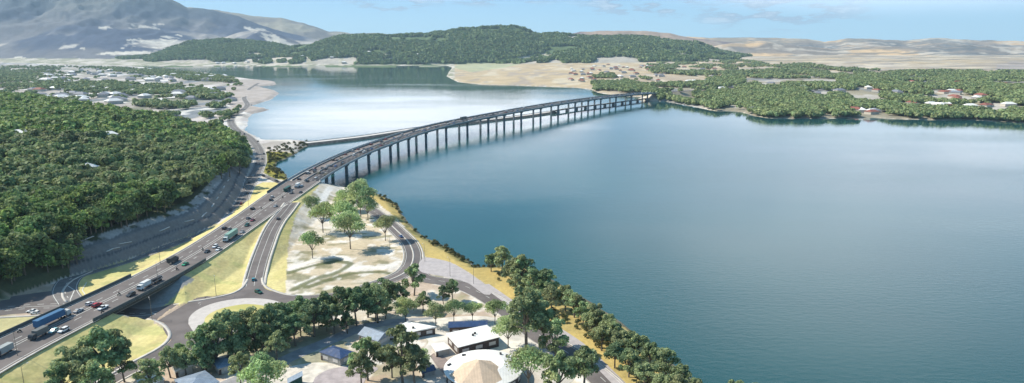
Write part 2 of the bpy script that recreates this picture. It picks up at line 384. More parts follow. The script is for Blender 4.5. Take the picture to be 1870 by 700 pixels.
# hill layers: silhouette pixels, forward distance of the crest, front and back widths, cover
HILLS = [
 ('mount', [(-900, 0), (-500, -90), (-200, -110), (0, -80), (120, -60), (200, -42), (280, -14), (315, 0), (343, 13), (370, 14), (387, 16), (411, 24), (440, 30), (480, 46), (520, 58), (560, 68), (620, 78), (680, 90)], 8300, 2600, 3000),
 ('ridge', [(250, 30), (343, 14), (400, 19), (440, 27), (480, 31), (512, 32), (536, 38), (576, 48), (600, 57), (624, 58), (640, 62), (688, 60), (720, 65), (800, 74), (900, 86)], 9800, 1500, 2500),
 ('spur', [(-500, 60), (-200, 80), (-60, 92), (0, 100), (40, 104), (70, 92), (100, 78), (140, 70), (170, 82), (200, 96), (215, 84), (250, 74), (290, 80), (330, 90), (360, 84), (400, 72), (440, 58), (475, 54), (510, 62), (540, 75), (580, 90)], 6600, 900, 1200),
 ('green', [(40, 119), (69, 117), (137, 112), (220, 108), (274, 103), (309, 90), (343, 79), (377, 75), (410, 74), (456, 76), (508, 82), (532, 89), (570, 98), (640, 110)], 5600, 800, 700),
 ('green', [(470, 108), (500, 96), (532, 88), (560, 82), (600, 70), (660, 66), (720, 66), (776, 64), (800, 60), (840, 54), (880, 52), (936, 49), (954, 52), (971, 60), (986, 65), (1007, 62), (1036, 64), (1078, 68), (1150, 68), (1203, 71), (1257, 74), (1293, 85), (1318, 96), (1380, 106)], 5500, 750, 900),
 ('green', [(900, 118), (940, 112), (1000, 100), (1080, 90), (1140, 88), (1200, 95), (1260, 100), (1300, 104), (1380, 112)], 4700, 420, 500),
 ('purple', [(980, 80), (1010, 70), (1032, 63), (1060, 58), (1114, 56), (1178, 57), (1221, 61), (1243, 66), (1300, 74), (1400, 84)], 7400, 900, 1500),
 ('dry', [(1150, 78), (1257, 66), (1300, 69), (1371, 68), (1440, 70), (1475, 71), (1506, 76), (1525, 74), (1548, 70), (1591, 71), (1625, 73), (1656, 74), (1698, 70), (1727, 70), (1770, 73), (1816, 74), (1870, 75), (2100, 68), (2500, 72), (3500, 78)], 8600, 2600, 2500),
 ('dry', [(1250, 95), (1330, 80), (1400, 78), (1460, 84), (1520, 90), (1600, 84), (1680, 88), (1760, 82), (1850, 86), (1950, 82), (2200, 86), (3000, 88)], 6600, 1100, 900),
]
def u_of(px, py): return ((px - 935) / F) / (cA + (350 - py) / F * sA)
def zr_of(py): return (-sA + (350 - py) / F * cA) / (cA + (350 - py) / F * sA)

def terrain(X, Y):
    """height and hill layer index of the land at world points"""
    in1 = inside(X, Y, W1); in2 = inside(X, Y, W2)
    d1 = dist_line(X, Y, W1, True); d2 = dist_line(X, Y, W2, True)
    s1 = np.where(in1, d1, -d1); s2 = np.where(in2, d2, -d2)
    near = Y < 1100
    n_sh = (fbm(X / 9, Y / 9, 3, 5) - .5) * np.clip(Y / 500, .3, 3)
    z1 = np.clip((s1 + n_sh * 3) * .28, -3, 3)
    z1 = z1 + np.where(in1, sst(30, 400, s1) * sst(600, 1200, Y) * 5 * fbm(X / 160, Y / 160, 3, 9), 0)
    z2 = np.clip((s2 + n_sh * 4) * .22, -3, 3) + np.where(in2, sst(10, 700, s2) * (16 + 22 * (fbm(X / 420, Y / 420, 3, 3) - .3)) + sst(700, 3000, s2) * 25, 0)
    h = np.maximum(z1, z2)
    # wooded hill on the left with its road cutting
    df = dist_line(X, Y, hillfoot, True); fi = inside(X, Y, hillfoot)
    cut = np.clip(df * 1.02, 0, 5.2) + np.clip((df - 6.8) * 1.02, 0, 5.8) + np.clip((df - 14) * .35, 0, 4)
    steep = sst(3, 60, np.hypot(np.maximum(0, -X - 500), np.maximum(0, Y - 640)))
    ff = np.minimum(cut, 200) * (1 - steep) + np.clip(df * .16, 0, 22) * steep
    ff = ff + sst(25, 220, df) * 13 + sst(20, 60, df) * 5 * (fbm(X / 60, Y / 60, 3, 11) - .4)
    h = np.where(fi, np.maximum(h, 3 + ff), h)
    lay = np.full(X.shape, -1)
    far = Y > 3300
    U = X / np.maximum(Y, 1)
    rid = fbm(X / 700, Y / 900, 5, 21, True); rid2 = fbm(X / 260, Y / 420, 4, 31, True)
    for k, (kind, sil, R0, wf, wb) in enumerate(HILLS):
        us = np.array([u_of(*q) for q in sil]); hs = np.array([H + R0 * zr_of(q[1]) for q in sil])
        fine = (fbm(U * 55, U * 0 + k, 4, 40 + k) - .5) * (28 if kind in ('mount', 'ridge') else 14)
        Hc = np.interp(U, us, hs, left=0, right=0) + fine
        Rk = R0 * (1 + .05 * (fbm(U * 5, U * 0 + 3.3 * k, 2, 50 + k) - .5))
        t = np.where(Y < Rk, (Rk - Y) / wf, (Y - Rk) / wb)
        body = np.clip(1 - t, 0, 1)
        body = body ** 1.15 if kind in ('mount', 'dry') else 1 - (1 - body) ** 1.7
        rel = np.clip(t, 0, 1) * (1 - np.clip(t, 0, 1)) * 4
        amp = {'mount': .52, 'ridge': .3, 'spur': .5, 'green': .32, 'purple': .6, 'dry': .8}[kind]
        z = Hc * body * (1 - amp * rel * (1 - (.6 * rid + .4 * rid2)))
        ok = far & (t < 1) & (z > h)
        h = np.where(ok, z, h); lay = np.where(ok, k, lay)
    # road embankments
    k = (Y < 900)
    if k.any():
        xs, ys = X[k], Y[k]; hh = h[k].copy()
        lim = 3.0 + np.where(inside(xs, ys, corridor), 0, dist_line(xs, ys, corridor, True)) * np.where(ys > 304, .30, 1.25)
        seg = main_c[:i_ab0 + 1][::3]
        d, v = dist_line(xs, ys, seg, vals=seg[:, 2] * 1000 + np.round(seg[:, 3] * 10))
        zz = np.floor(v / 1000); d, zz = dist_line(xs, ys, seg, vals=seg[:, 2]); _, ww = dist_line(xs, ys, seg, vals=seg[:, 3])
        e = zz - .45 - np.maximum(0, d - ww / 2 - .5) * .40
        hh = np.maximum(hh, np.minimum(e, lim))
        d, zz = dist_line(xs, ys, ramp, vals=ramp[:, 2]); e = zz - .3 - np.maximum(0, d - 6.2) * .45
        hh = np.where(e > 2.9, np.maximum(hh, np.minimum(e, lim)), hh)
        h[k] = hh
    k = (Y > 1500) & (Y < 2100)
    if k.any():
        xs, ys = X[k], Y[k]; seg = main_c[i_ab1:]
        d, zz = dist_line(xs, ys, seg, vals=seg[:, 2]); e = zz - .6 - np.maximum(0, d - 15) * .4
        t_ = h[k]; h[k] = np.where(d < 14, np.minimum(np.maximum(t_, e), zz - .6), np.maximum(t_, e))
    return h, lay, s1, s2, fi, df

# ------------------------------------------------------------------ terrain sheet
pen_w0 = [(1180, 190), (1250, 150), (1400, 140), (1600, 132), (1960, 134), (1960, 250), (1400, 226)]
pxs = np.concatenate([np.linspace(-3300, -760, 22), np.linspace(-700, -80, 30), np.arange(-60, 1932, 3.0), np.linspace(1950, 2600, 30), np.linspace(2700, 5200, 20)])
us = (pxs - 935) / 1229.0
ys = np.exp(np.linspace(math.log(130), math.log(14500), 860))
UU, YY = np.meshgrid(us, ys); XX = UU * YY
hx, lay, s1, s2, inf, dff = terrain(XX.ravel(), YY.ravel())
X_, Y_ = XX.ravel(), YY.ravel()
ppx, ppy = proj(X_, Y_, hx)
lawnA = [(112, 556), (112, 540), (118, 525), (140, 508), (180, 492), (245, 472), (300, 450), (355, 430), (400, 409), (425, 390), (447, 358), (460, 343), (481, 333), (507, 333), (530, 336), (520, 352), (490, 372), (430, 410), (310, 485), (260, 512), (190, 552)]
lawnB = [(-500, 950), (-300, 720), (0, 636), (178, 560), (377, 455), (438, 420), (496, 380), (560, 336), (583, 338), (545, 385), (537, 402), (527, 440), (524, 480), (521, 540), (440, 534), (340, 554), (319, 558), (278, 588), (300, 602), (309, 613), (303, 627), (281, 642), (251, 658), (200, 690), (150, 722), (60, 800), (-100, 1100)]
lawnG = [(0, 582), (73, 577), (130, 574), (110, 600), (0, 640), (-200, 700), (-200, 586)]
gold = [(640, 343), (668, 356), (692, 373), (720, 395), (748, 424), (770, 453), (777, 470), (821, 479), (854, 496), (893, 524), (930, 552), (968, 582), (1022, 606), (1064, 634), (1125, 692), (1150, 715), (1300, 860), (1700, 1000), (1500, 700), (1100, 480), (900, 420), (800, 360), (700, 320)]
vegspit = [(486, 274), (520, 262), (572, 256), (560, 270), (540, 285), (510, 296), (505, 305), (530, 322), (530, 331), (500, 326), (482, 317), (480, 305)]
park = [(583, 336), (640, 343), (700, 385), (760, 440), (760, 500), (700, 520), (521, 548), (521, 480), (527, 440), (545, 385)]
mud = [(400, 165), (440, 148), (512, 146), (512, 172), (495, 184), (500, 203), (470, 212), (430, 200), (415, 190)]
paleL = [(452, 254), (470, 262), (480, 300), (478, 330), (520, 332), (455, 350), (430, 385), (400, 410), (385, 405), (418, 375), (440, 335), (456, 312), (462, 288)]
C = np.zeros((len(X_), 3))
def paint(maskf, c): C[:] = np.where(maskf[:, None] if maskf.dtype == bool else 0, np.array(c), C) if maskf.dtype == bool else C * (1 - maskf[:, None]) + np.array(c) * maskf[:, None]
n1 = fbm(X_ / 24, Y_ / 24, 4, 1); n2 = fbm(X_ / 7, Y_ / 7, 3, 2); n3 = fbm(X_ / 90, Y_ / 220, 4, 3); n4 = fbm(X_ / 45, Y_ / 110, 3, 4); nb = fbm(X_ / 600, Y_ / 1500, 4, 6)
C[:] = (.56, .50, .41)
paint(sst(.42, .62, n1), (.46, .38, .29)); paint(sst(.55, .70, n2) * .8, (.70, .66, .60)); paint(sst(.60, .72, n1) * .7, (.24, .24, .13))
# built-up flats and fields beyond the wooded hill
farflat = (Y_ > 820)
paint(farflat & (s1 > 0), (.36, .33, .30))
paint(sst(.50, .56, n4) * farflat * (s1 > 0), (.50, .46, .44)); paint(sst(.57, .64, n3) * farflat * (s1 > 0), (.20, .22, .24)); paint(sst(.62, .68, n4) * farflat, (.62, .60, .58))
nt = fbm(X_ / 60, Y_ / 120, 3, 77)
paint(sst(.58, .66, nt) * farflat * (s1 > 0) * sst(90, 200, s1) * .6, (.13, .15, .08))
l2 = farflat & (s2 > 0) & (s1 <= 0)
paint(l2, (.45, .36, .235)); paint(sst(.5, .62, nb) * l2 * .8, (.37, .31, .24)); paint(sst(.55, .66, n3) * l2 * .7, (.55, .49, .38))
paint(sst(.60, .70, n4) * l2 * .6, (.30, .27, .25))
k = inside(ppx, ppy, [(870, 100), (960, 98), (975, 112), (920, 124), (860, 132), (830, 124), (840, 108)]) & l2; paint(k * .6, (.34, .40, .25))
k = inside(ppx, ppy, [(1820, 118), (1850, 112), (1900, 116), (1900, 134), (1820, 134)]) & l2; paint(k * .6, (.30, .28, .30))
k = (ppx < 830) & l2 & (lay < 0); paint(k * .9, (.26, .27, .19)); paint(k * sst(.5, .6, n4), (.52, .48, .42))
k = (s1 > 0) & farflat & (s1 < 28); paint(k * sst(.35, .6, n1) * .9, (.55, .52, .47))
k = inside(ppx, ppy, mud) & (s1 > 0); paint(k, (.36, .32, .29)); paint(k * sst(.45, .6, n1) * .7, (.44, .40, .38))
k = (s2 < 4) & (s2 > -30) & l2; paint(k * .6, (.50, .47, .42))
k = inside(ppx, ppy, pen_w0) & l2; paint(k * .8, (.24, .225, .17)); paint(k * sst(.52, .6, n4) * .8, (.46, .43, .39)); paint(k * sst(.6, .66, n3) * .7, (.16, .18, .20))
# hills
for kk, (kind, *_r) in enumerate(HILLS):
    k = lay == kk
    if kind == 'green':
        paint(k, (.11, .155, .07)); paint(k * sst(.55, .75, fbm(X_ / 120, Y_ / 120, 3, 61)) * .5, (.085, .115, .05))
        paint(k * sst(.64, .70, fbm(X_ / 330, Y_ / 170, 3, 62)) * (hx < 75) * .9, (.46, .42, .37))
    else:
        rr = fbm(X_ / 520, Y_ / 700, 5, 71); vr = fbm(X_ / 1500, Y_ / 900, 4, 72); low = sst(420, 60, hx)
        if kind in ('mount', 'spur'):
            paint(k, (.07, .088, .135)); paint(k * sst(.47, .62, rr) * .75, (.19, .185, .19)); paint(k * sst(.53, .60, vr) * low * .9, (.50, .45, .38)); paint(k * sst(250, 900, hx) * .5, (.13, .165, .12)); paint(k * sst(.55, .6, fbm(X_ / 330, Y_ / 500, 4, 74)) * sst(300, 120, hx) * .9, (.55, .51, .45))
        elif kind == 'ridge': paint(k, (.30, .28, .22)); paint(k * sst(.45, .6, rr) * .8, (.16, .15, .15))
        elif kind == 'purple': paint(k, (.18, .14, .15)); paint(k * sst(.5, .62, rr) * .8, (.40, .30, .22))
        else:
            paint(k, (.60, .43, .25)); paint(k * sst(.48, .56, rr) * .85, (.24, .22, .18)); paint(k * sst(.50, .56, vr) * .8, (.13, .14, .15)); paint(k * sst(.62, .7, n3) * .6, (.58, .52, .42))
k = (lay >= 0) & (ppy < 125)
def streak(poly, w=.9, t=.47): paint(inside(ppx, ppy, poly) * k * sst(t, t + .05, fbm((X_ + Y_ * .35) / 420, (Y_ - X_ * .5) / 95, 5, 75, False)) * w, (.60, .56, .48))
streak([(140, 86), (200, 94), (235, 72), (335, 62), (328, 72), (270, 104), (190, 105)], 1, .50); streak([(0, 108), (40, 104), (80, 116), (0, 120)], 1, .3); streak([(440, 48), (480, 52), (540, 84), (510, 86)], .9); streak([(180, 46), (300, 44), (300, 54), (180, 52)], .8, .5)
for (m0, m1, st, cc_) in ((130, 420, .56, (.27, .23, .19)), (90, 300, .60, (.52, .47, .39)), (60, 520, .61, (.15, .155, .15))):
    paint((l2 | np.isin(lay, [7, 8])) * sst(st, st + .05, fbm(X_ / m1, Y_ / m0 * (1 + 0 * Y_), 4, m0)) * sst(1250, 1400, ppx) * .75 * (ppy < 140), cc_)
k = clear_mask(ppx, ppy, X_, Y_) & (ppy < 121) & (hx > 1); paint(k, (.52, .47, .40)); paint(k * sst(.5, .6, fbm(X_ / 60, Y_ / 90, 3, 65)) * .7, (.30, .30, .20))
# wooded hill floor and cutting
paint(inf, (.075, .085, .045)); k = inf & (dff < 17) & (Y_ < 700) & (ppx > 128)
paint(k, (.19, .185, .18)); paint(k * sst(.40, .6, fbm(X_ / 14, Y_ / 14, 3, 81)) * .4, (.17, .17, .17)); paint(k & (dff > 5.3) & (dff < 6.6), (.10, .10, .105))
k2 = inf & (dff > 15) & (dff < 22) & (Y_ < 700) & (ppx > 128); paint(k2 * sst(.42, .55, n2) * .9, (.44, .42, .40))
k = (~inf) & (Y_ < 800)
def area(poly, c, w=1.0): paint(inside(ppx, ppy, poly) & k & (hx > .3) if w == 1.0 else (inside(ppx, ppy, poly) & k & (hx > .3)) * w, c)
paint(k * sst(.50, .60, fbm(X_ / 11, Y_ / 11, 4, 92)) * (Y_ < 460) * .75, (.25, .24, .14)); paint(k * sst(.56, .62, fbm(X_ / 19, Y_ / 13, 4, 93)) * (Y_ < 460) * .7, (.40, .30, .23))
area(park, (.60, .54, .45)); pk = inside(ppx, ppy, park) & k
paint(pk * sst(.48, .62, n1) * .8, (.50, .41, .28)); paint(pk * sst(.53, .66, fbm(X_ / 16, Y_ / 9, 4, 91)) * .85, (.22, .21, .12)); paint(pk * sst(.55, .64, n2) * .7, (.72, .68, .63))
def pl(px): return crom(np.array([[*P(*q, 3.0)] for q in px]), 4)
for pts in ([(545, 520), (590, 505), (630, 492), (665, 487), (700, 490), (728, 478)], [(640, 402), (632, 405)], [(600, 355), (585, 375), (565, 400)], [(640, 488), (630, 470), (600, 470), (560, 480), (532, 492)]):
    paint(pk * sst(3.2, 1.8, dist_line(X_, Y_, pl(pts))), (.72, .68, .62))
for pts in ([(560, 525), (600, 512), (640, 500), (690, 497), (715, 500)], [(535, 530), (580, 508), (615, 498), (640, 482), (620, 478)], [(522, 500), (570, 486), (610, 478)]):
    paint(pk * sst(3.4, 1.4, dist_line(X_, Y_, pl(pts)) + 2.4 * (n2 - .5)) * .9, (.13, .14, .065))
area(paleL, (.50, .47, .44))
area(lawnA, (.55, .475, .205)); area(lawnB, (.55, .475, .205)); area(lawnG, (.45, .41, .22))
lawn_all = (inside(ppx, ppy, lawnA) | inside(ppx, ppy, lawnB)) & k
paint(lawn_all * sst(.40, .66, fbm(X_ / 14, Y_ / 30, 4, 95)) * .45, (.60, .53, .27)); paint(lawn_all * sst(.56, .66, fbm(X_ / 6, Y_ / 16, 4, 97)) * .45, (.46, .37, .19)); paint(lawn_all * sst(.60, .70, fbm(X_ / 22, Y_ / 9, 4, 98)) * .5, (.36, .38, .15))
area(gold, (.47, .36, .135)); gk = inside(ppx, ppy, gold) & k
paint(gk * sst(.45, .65, n1) * .7, (.36, .29, .12)); paint(gk * sst(12, 6, s1) * sst(.35, .6, n2) * .8, (.13, .14, .06))
area(vegspit, (.30, .27, .06)); vk = inside(ppx, ppy, vegspit) & k; paint(vk * sst(.4, .6, n2) * .9, (.10, .13, .04))
paint((hx < .6) & (s1 > -20) & (Y_ < 900), (.16, .15, .11))
# under the overpass: concrete batters
ck = (dist_line(X_, Y_, corridor, True) < 24) & (dist_line(X_, Y_, main_c[:60]) < 19) & (Y_ > 286) & (Y_ < 500); paint(ck, (.27, .27, .26))
C *= (1 + .10 * (fbm(X_ / 2.2, Y_ / 2.2, 2, 99) - .5))[:, None]
nr, nc = UU.shape
ii = np.arange(nr * nc).reshape(nr, nc)
FQ = np.stack([ii[:-1, :-1], ii[:-1, 1:], ii[1:, 1:], ii[1:, :-1]], -1).reshape(-1, 4)
mt = bpy.data.materials.new('ground_cover'); mt.use_nodes = True; g = NG(mt.node_tree); b = g.n['Principled BSDF']
at = g.node('ShaderNodeVertexColor', layer_name='cover').outputs[0]; pos = g.node('ShaderNodeNewGeometry').outputs['Position']
nz = g.noise(pos, .5, 5, .6); nzb = g.noise(pos, .012, 6, .65)
cc = g.node('ShaderNodeCombineXYZ'); ff = g.math('MULTIPLY', g.ramp(nz, .3, .7, .9, 1.1), g.ramp(nzb, .3, .7, .86, 1.14))
for i in range(3): g.put(cc.inputs[i], ff)
g.put(b.inputs['Base Color'], g.mix(1.0, at, cc.outputs[0], 'MULTIPLY')); b.inputs['Roughness'].default_value = .95; b.inputs['Specular IOR Level'].default_value = .1
bn = g.node('ShaderNodeBump'); g.put(bn.inputs['Height'], nzb); bn.inputs['Strength'].default_value = .35; bn.inputs['Distance'].default_value = 12
g.l.new(bn.outputs[0], b.inputs['Normal'])
o = link('terrain', mesh_np('terrain', np.stack([X_, Y_, hx], 1), FQ, mt, True, C)); tag(o, 'hills, fields and shore land round the estuary', kind='structure')
HG = hx.reshape(nr, nc); LG = lay.reshape(nr, nc)
lu = np.log(ys)
def ground(x, y):
    """height of the terrain sheet (bilinear on its own grid)"""
    x = np.nan_to_num(np.asarray(x, float)); y = np.clip(np.nan_to_num(np.asarray(y, float)), ys[0], ys[-1])
    r = np.clip((np.log(y) - lu[0]) / (lu[1] - lu[0]), 0, nr - 1.001); c = np.interp(x / y, us, np.arange(nc)); c = np.clip(c, 0, nc - 1.001)
    r0, c0 = r.astype(int), c.astype(int); fr, fc = r - r0, c - c0
    return (HG[r0, c0] * (1 - fr) + HG[r0 + 1, c0] * fr) * (1 - fc) + (HG[r0, c0 + 1] * (1 - fr) + HG[r0 + 1, c0 + 1] * fr) * fc
def ground_px(px, py):
    """ground point seen at a pixel, allowing for the terrain's height"""
    z = 3.0
    for _ in range(5):
        p = P(px, py, z); z = .5 * z + .5 * min(float(ground(p[0], p[1])), 60.)
    z = float(ground(p[0], p[1]))
    return p[0], p[1], z

# ------------------------------------------------------------------ water
mw = bpy.data.materials.new('water'); mw.use_nodes = True; g = NG(mw.node_tree); b = g.n['Principled BSDF']
pos = g.node('ShaderNodeNewGeometry').outputs['Position']
big = g.noise(pos, .0022, 4, .55)
g.put(b.inputs['Base Color'], g.mix(g.ramp(big, .35, .7), (.010, .061, .069), (.018, .086, .090)))
b.inputs['IOR'].default_value = 1.33; b.inputs['Specular IOR Level'].default_value = .5
w1 = g.noise(g.mapping(pos, (.16, .38, .1), rot=(0, 0, .15)), 1.0, 5, .68); w2 = g.noise(g.mapping(pos, (.012, .03, .1), rot=(0, 0, -.2)), 1.0, 3, .5)
cd = g.node('ShaderNodeCameraData')
g.put(b.inputs['Roughness'], .03)
bn = g.node('ShaderNodeBump'); g.put(bn.inputs['Height'], g.math('ADD', w1, g.math('MULTIPLY', w2, .6)))
g.put(bn.inputs['Strength'], g.ramp(g.noise(g.mapping(pos, (.0016, .004, .1), rot=(0, 0, .5)), 1.0, 3, .5), .38, .62, .05, .17)); bn.inputs['Distance'].default_value = 1.0
sp_ = g.node('ShaderNodeSeparateXYZ'); g.put(sp_.inputs[0], pos)   # open water is wind rippled, the sheltered far bay nearly calm
st_ = bn.inputs['Strength'].links[0].from_socket; g.put(bn.inputs['Strength'], g.math('MULTIPLY', st_, g.ramp(sp_.outputs[1], 450, 1300, 1.35, .55)))
g.l.new(bn.outputs[0], b.inputs['Normal'])
S = 14400
o = link('water', mesh_np('water', [(-S * 2.2, -300, 0), (S * 2.2, -300, 0), (S * 2.2, S, 0), (-S * 2.2, S, 0)], [(0, 1, 2, 3)], mw)); tag(o, 'wide teal blue estuary', kind='structure')
# ground under and behind the camera, below water level elsewhere
# ------------------------------------------------------------------ haze
hz = bpy.data.materials.new('haze'); hz.use_nodes = True; g = NG(hz.node_tree); g.n.clear()
vp = g.node('ShaderNodeVolumePrincipled'); vp.inputs['Color'].default_value = (.58, .80, 1.0, 1); vp.inputs['Density'].default_value = HAZE; vp.inputs['Anisotropy'].default_value = .1
g.l.new(vp.outputs[0], g.node('ShaderNodeOutputMaterial').inputs['Volume'])
mb = MB(); mb.box(0, 7100, 680, 68000, 15400, 1370); o = mb.build('haze', hz); tag(o, 'pale blue air haze over the estuary and hills', kind='stuff')
try: hz.cycles.homogeneous_volume = True
except Exception: pass

# ------------------------------------------------------------------ roads, kerbs, markings
def strip_mesh(name, p, dl, dr, z, m, thick=0):
    """ribbon between offsets dl (left) and dr (right) of line p at its level plus z"""
    a, b = offset(p, dl), offset(p, dr); n = len(p)
    za = (a[:, 2] + z)[:, None]; zb = (b[:, 2] + z)[:, None]
    A_, B_ = np.hstack([a[:, :2], za]), np.hstack([b[:, :2], zb])
    V = np.vstack([A_, B_]); i = np.arange(n - 1); f = np.stack([n + i, n + i + 1, i + 1, i], 1)
    if thick:
        lo = V.copy(); lo[:, 2] -= thick; V = np.vstack([V, lo]); k = 2 * n
        f = np.vstack([f, np.stack([k + i, k + i + 1, k + n + i + 1, k + n + i], 1), np.stack([i, i + 1, k + i + 1, k + i], 1), np.stack([k + n + i, k + n + i + 1, n + i + 1, n + i], 1),
                       [(0, k, k + n, n)], [(n - 1, 2 * n - 1, k + 2 * n - 1, k + n - 1)]])
    return V, f
class Multi:
    def __init__(s): s.V = []; s.F = []; s.n = 0
    def add(s, V, F): s.V.append(np.asarray(V)[:, :3]); s.F.append(np.asarray(F) + s.n); s.n += len(V)
    def build(s, name, m, parent=None): return link(name, mesh_np(name, np.vstack(s.V), np.vstack(s.F), m), parent)
def road(name, p, dl, dr, z, m, label=None):
    o = link(name, mesh_np(name, *strip_mesh(name, p, dl, dr, z, m), m)); tag(o, label, kind='structure'); return o
kerbs, marks = Multi(), Multi()
def kerb(p, d0, w=1.0, z=.12, i0=0, i1=None): kerbs.add(*strip_mesh('', p[i0:i1], d0 + w / 2, d0 - w / 2, z, None, .3))
def dashes(p, d, on, off, w=.28, z=.02, s0=0, s1=None):
    s = arclen(p); q = offset(p, d); s1 = s[-1] if s1 is None else s1; x = s0
    while x + on < s1:
        ts = np.linspace(x, x + on, 3); pts = np.stack([np.interp(ts, s, q[:, i]) for i in range(3)], 1); marks.add(*strip_mesh('', pts, w / 2, -w / 2, z, None)); x += on + off
def solid(p, d, w=.28, z=.02): marks.add(*strip_mesh('', offset(p, d), w / 2, -w / 2, z, None))

land = mr[:i_ab0 + 2]; hw = land[:, 3] / 2; lc = main_c[:i_ab0 + 2].copy()
road('main_road', lc, hw, -hw, 0, M['asphalt'], 'multi-lane highway rising across the lawns towards the bridge')
road('ramp_road', ramp, 4.6, -4.6, .02, M['asphalt'], 'exit ramp curving down to the roundabout')
road('loop_road', loop, 5.2, -5.2, -.03, M['asphalt'], 'access road curving round the park from under the bridge')
road('coast_road', coast, 5.6, -5.6, -.02, M['asphalt'], 'shore road beside the paved plaza')
road('lower_road', lower, 5.5, -5.5, -.01, M['asphalt'], 'road leaving the roundabout past the trees')
road('underpass_road', under, 8.6, -8.6, -.04, M['asphalt'], 'road passing beneath the highway overpass')
road('left_road', leftrd, 6.0, -6.0, -.005, M['asphalt_old'], 'old road following the foot of the wooded hill')
road('slip_road', slip, 3.0, -3.0, .0, M['asphalt_old'])
road('junction_road', lowleft, 11, -11, -.015, M['asphalt'], 'wide junction asphalt beside the wooded hill')
road('street', street, 3.6, -3.6, -.05, mat('pale_street', (.30, .30, .31), .9, .2, .2), 'pale residential street behind the tree row')
# kerbs and pale verges
kerb(lc, hw + .6, .9, .02); kerb(lc, -hw - .6, .9, .02)
for s in (-1, 1): kerb(ramp, s * 5.6, 1.5, .04)
kerb(loop, 6.0, .9, 0, 4, -14); kerb(loop, -6.0, .9, 0, 4, -10); kerb(coast, 6.1, .8, .02, 6); kerb(coast, -6.1, .7, .02, 6)
for s in (-1, 1): kerb(leftrd, s * 6.6, .9, .02, 30)
kerb(lower, 6.2, 1.1, .05, 8)
loop_med = loop[38:75]
# markings
w = float(np.mean(hw))
solid(lc, hw - 1.1); solid(lc, -hw + 1.1)
cmed = .6
for dd in (cmed + 4.3, cmed - 4.3, ): dashes(lc, dd, 4, 7)
solid(lc, cmed + .9); solid(lc, cmed - .9)
solid(ramp, 0, .2, .05); solid(ramp, 4.0, .2, .05); solid(ramp, -4.0, .2, .05)
dashes(loop, 0, 3, 3, .25, .0); solid(loop, 4.4, .2, .0); solid(loop, -4.4, .2, .0)
dashes(coast, 0, 4, 5, .22, .01); solid(coast, 4.8, .2, .01); dashes(leftrd, 0, 3, 5, .3, .04); solid(leftrd, 5.2, .25, .04); solid(leftrd, -5.2, .25, .04)
solid(lower, 0, .25, .02, ); dashes(under, 2.6, 3, 3, .3, 0, 14); dashes(under, -2.8, 3, 3, .3, 0, 14); solid(under, 0, .3, 0)
for i_ in range(6):
    x0, y0 = P(96 + i_ * 8, 567 - i_ * .6, 3.1); q = np.array([(x0, y0 - 3, 3.1), (x0, y0 + .5, 3.1)]); marks.add(*strip_mesh('', q, .5, -.5, .02, None))
for a_, b_ in (((278, 572), (318, 587)), ((318, 587), (366, 556)), ((300, 571), (336, 569)), ((330, 562), (366, 553)), ((128, 548), (136, 530)), ((136, 530), (120, 520)), ((160, 545), (150, 530)), ((150, 530), (158, 516))):
    q = np.array([[*P(*a_, 3.1), 3.1], [*P(*b_, 3.1), 3.1]]); marks.add(*strip_mesh('', q, .2, -.2, .02, None))

# roundabout
def smooth_poly(px, z=3.1, step=2): return crom(np.array([[*P(*q, z), z] for q in px + px[:1]]), step)[:-1]
apron = smooth_poly([(344, 592), (346, 580), (360, 567), (385, 556), (415, 549), (448, 545.5), (487, 547), (513, 554), (522, 568), (513, 586), (485, 603), (440, 613), (395, 616), (358, 609)])
island = smooth_poly([(373, 590), (376, 580), (390, 570), (413, 562), (448, 556.5), (480, 559), (500, 568), (498, 582), (475, 595), (435, 603), (398, 604)])
cen = apron[:, :2].mean(0)
def grow(poly, d):
    q = np.vstack([poly[-1], poly, poly[0]]); t = q[2:, :2] - q[:-2, :2]; t /= np.linalg.norm(t, axis=1)[:, None]; n = np.stack([t[:, 1], -t[:, 0]], 1)
    s = np.sign(((poly[:, :2] - cen) * n).sum()); r = poly.copy(); r[:, :2] += n * d * s; return r
def slab(name, poly, z, m, label=None, thick=.0):
    mb = MB(); pts = [(p[0], p[1], z) for p in poly]; n = len(pts)
    if thick:
        mb.add(pts + [(p[0], p[1], z - thick) for p in poly], [tuple(range(n))] + [(i, (i + 1) % n, n + (i + 1) % n, n + i) for i in range(n)])
    else: mb.add(pts, [tuple(range(n))])
    o = mb.build(name, m); tag(o, label, kind='structure'); return o
slab('roundabout_road', smooth_line(grow(apron, 10.5), 4), 3.11, M['asphalt'], 'asphalt ring of the roundabout')
slab('roundabout_apron', apron, 3.26, M['apron'], 'pale concrete apron of the roundabout', .2)
slab('roundabout_lawn', island, 3.34, M['lawn'], 'dry yellow lawn inside the roundabout', .15)
ring = grow(apron, 10.9); ring = np.vstack([ring, ring[:1]])
slab('bellmouth_road', smooth_poly([(456, 503), (475, 512), (486, 528), (520, 537), (560, 545), (470, 553), (400, 560), (340, 566), (330, 553), (400, 541), (440, 529)]), 3.105, M['asphalt'])
slab('bellmouth_road', smooth_poly([(270, 582), (300, 590), (314, 612), (308, 626), (275, 645), (300, 655), (345, 640), (365, 615), (345, 575), (365, 555), (318, 557)]), 3.125, M['asphalt'])
for pts in ([(268, 583), (283, 586), (299, 594), (309, 606), (309, 617), (299, 629), (281, 641), (250, 657), (214, 677), (160, 708)], [(317, 557), (345, 551.5), (375, 547), (405, 541), (428, 534.5), (443, 525), (451, 513), (455, 503)],
            [(479, 507), (480, 516), (487, 525), (500, 531), (520, 537.5), (545, 541)]):
    q = line(pts, 3.1); kerbs.add(*strip_mesh('', q, .75, -.75, .16, None, .3))
q = line([(122, 552), (115, 543), (116, 529), (134, 511), (168, 496)], 3.1); kerbs.add(*strip_mesh('', q, .6, -.6, .14, None, .3))
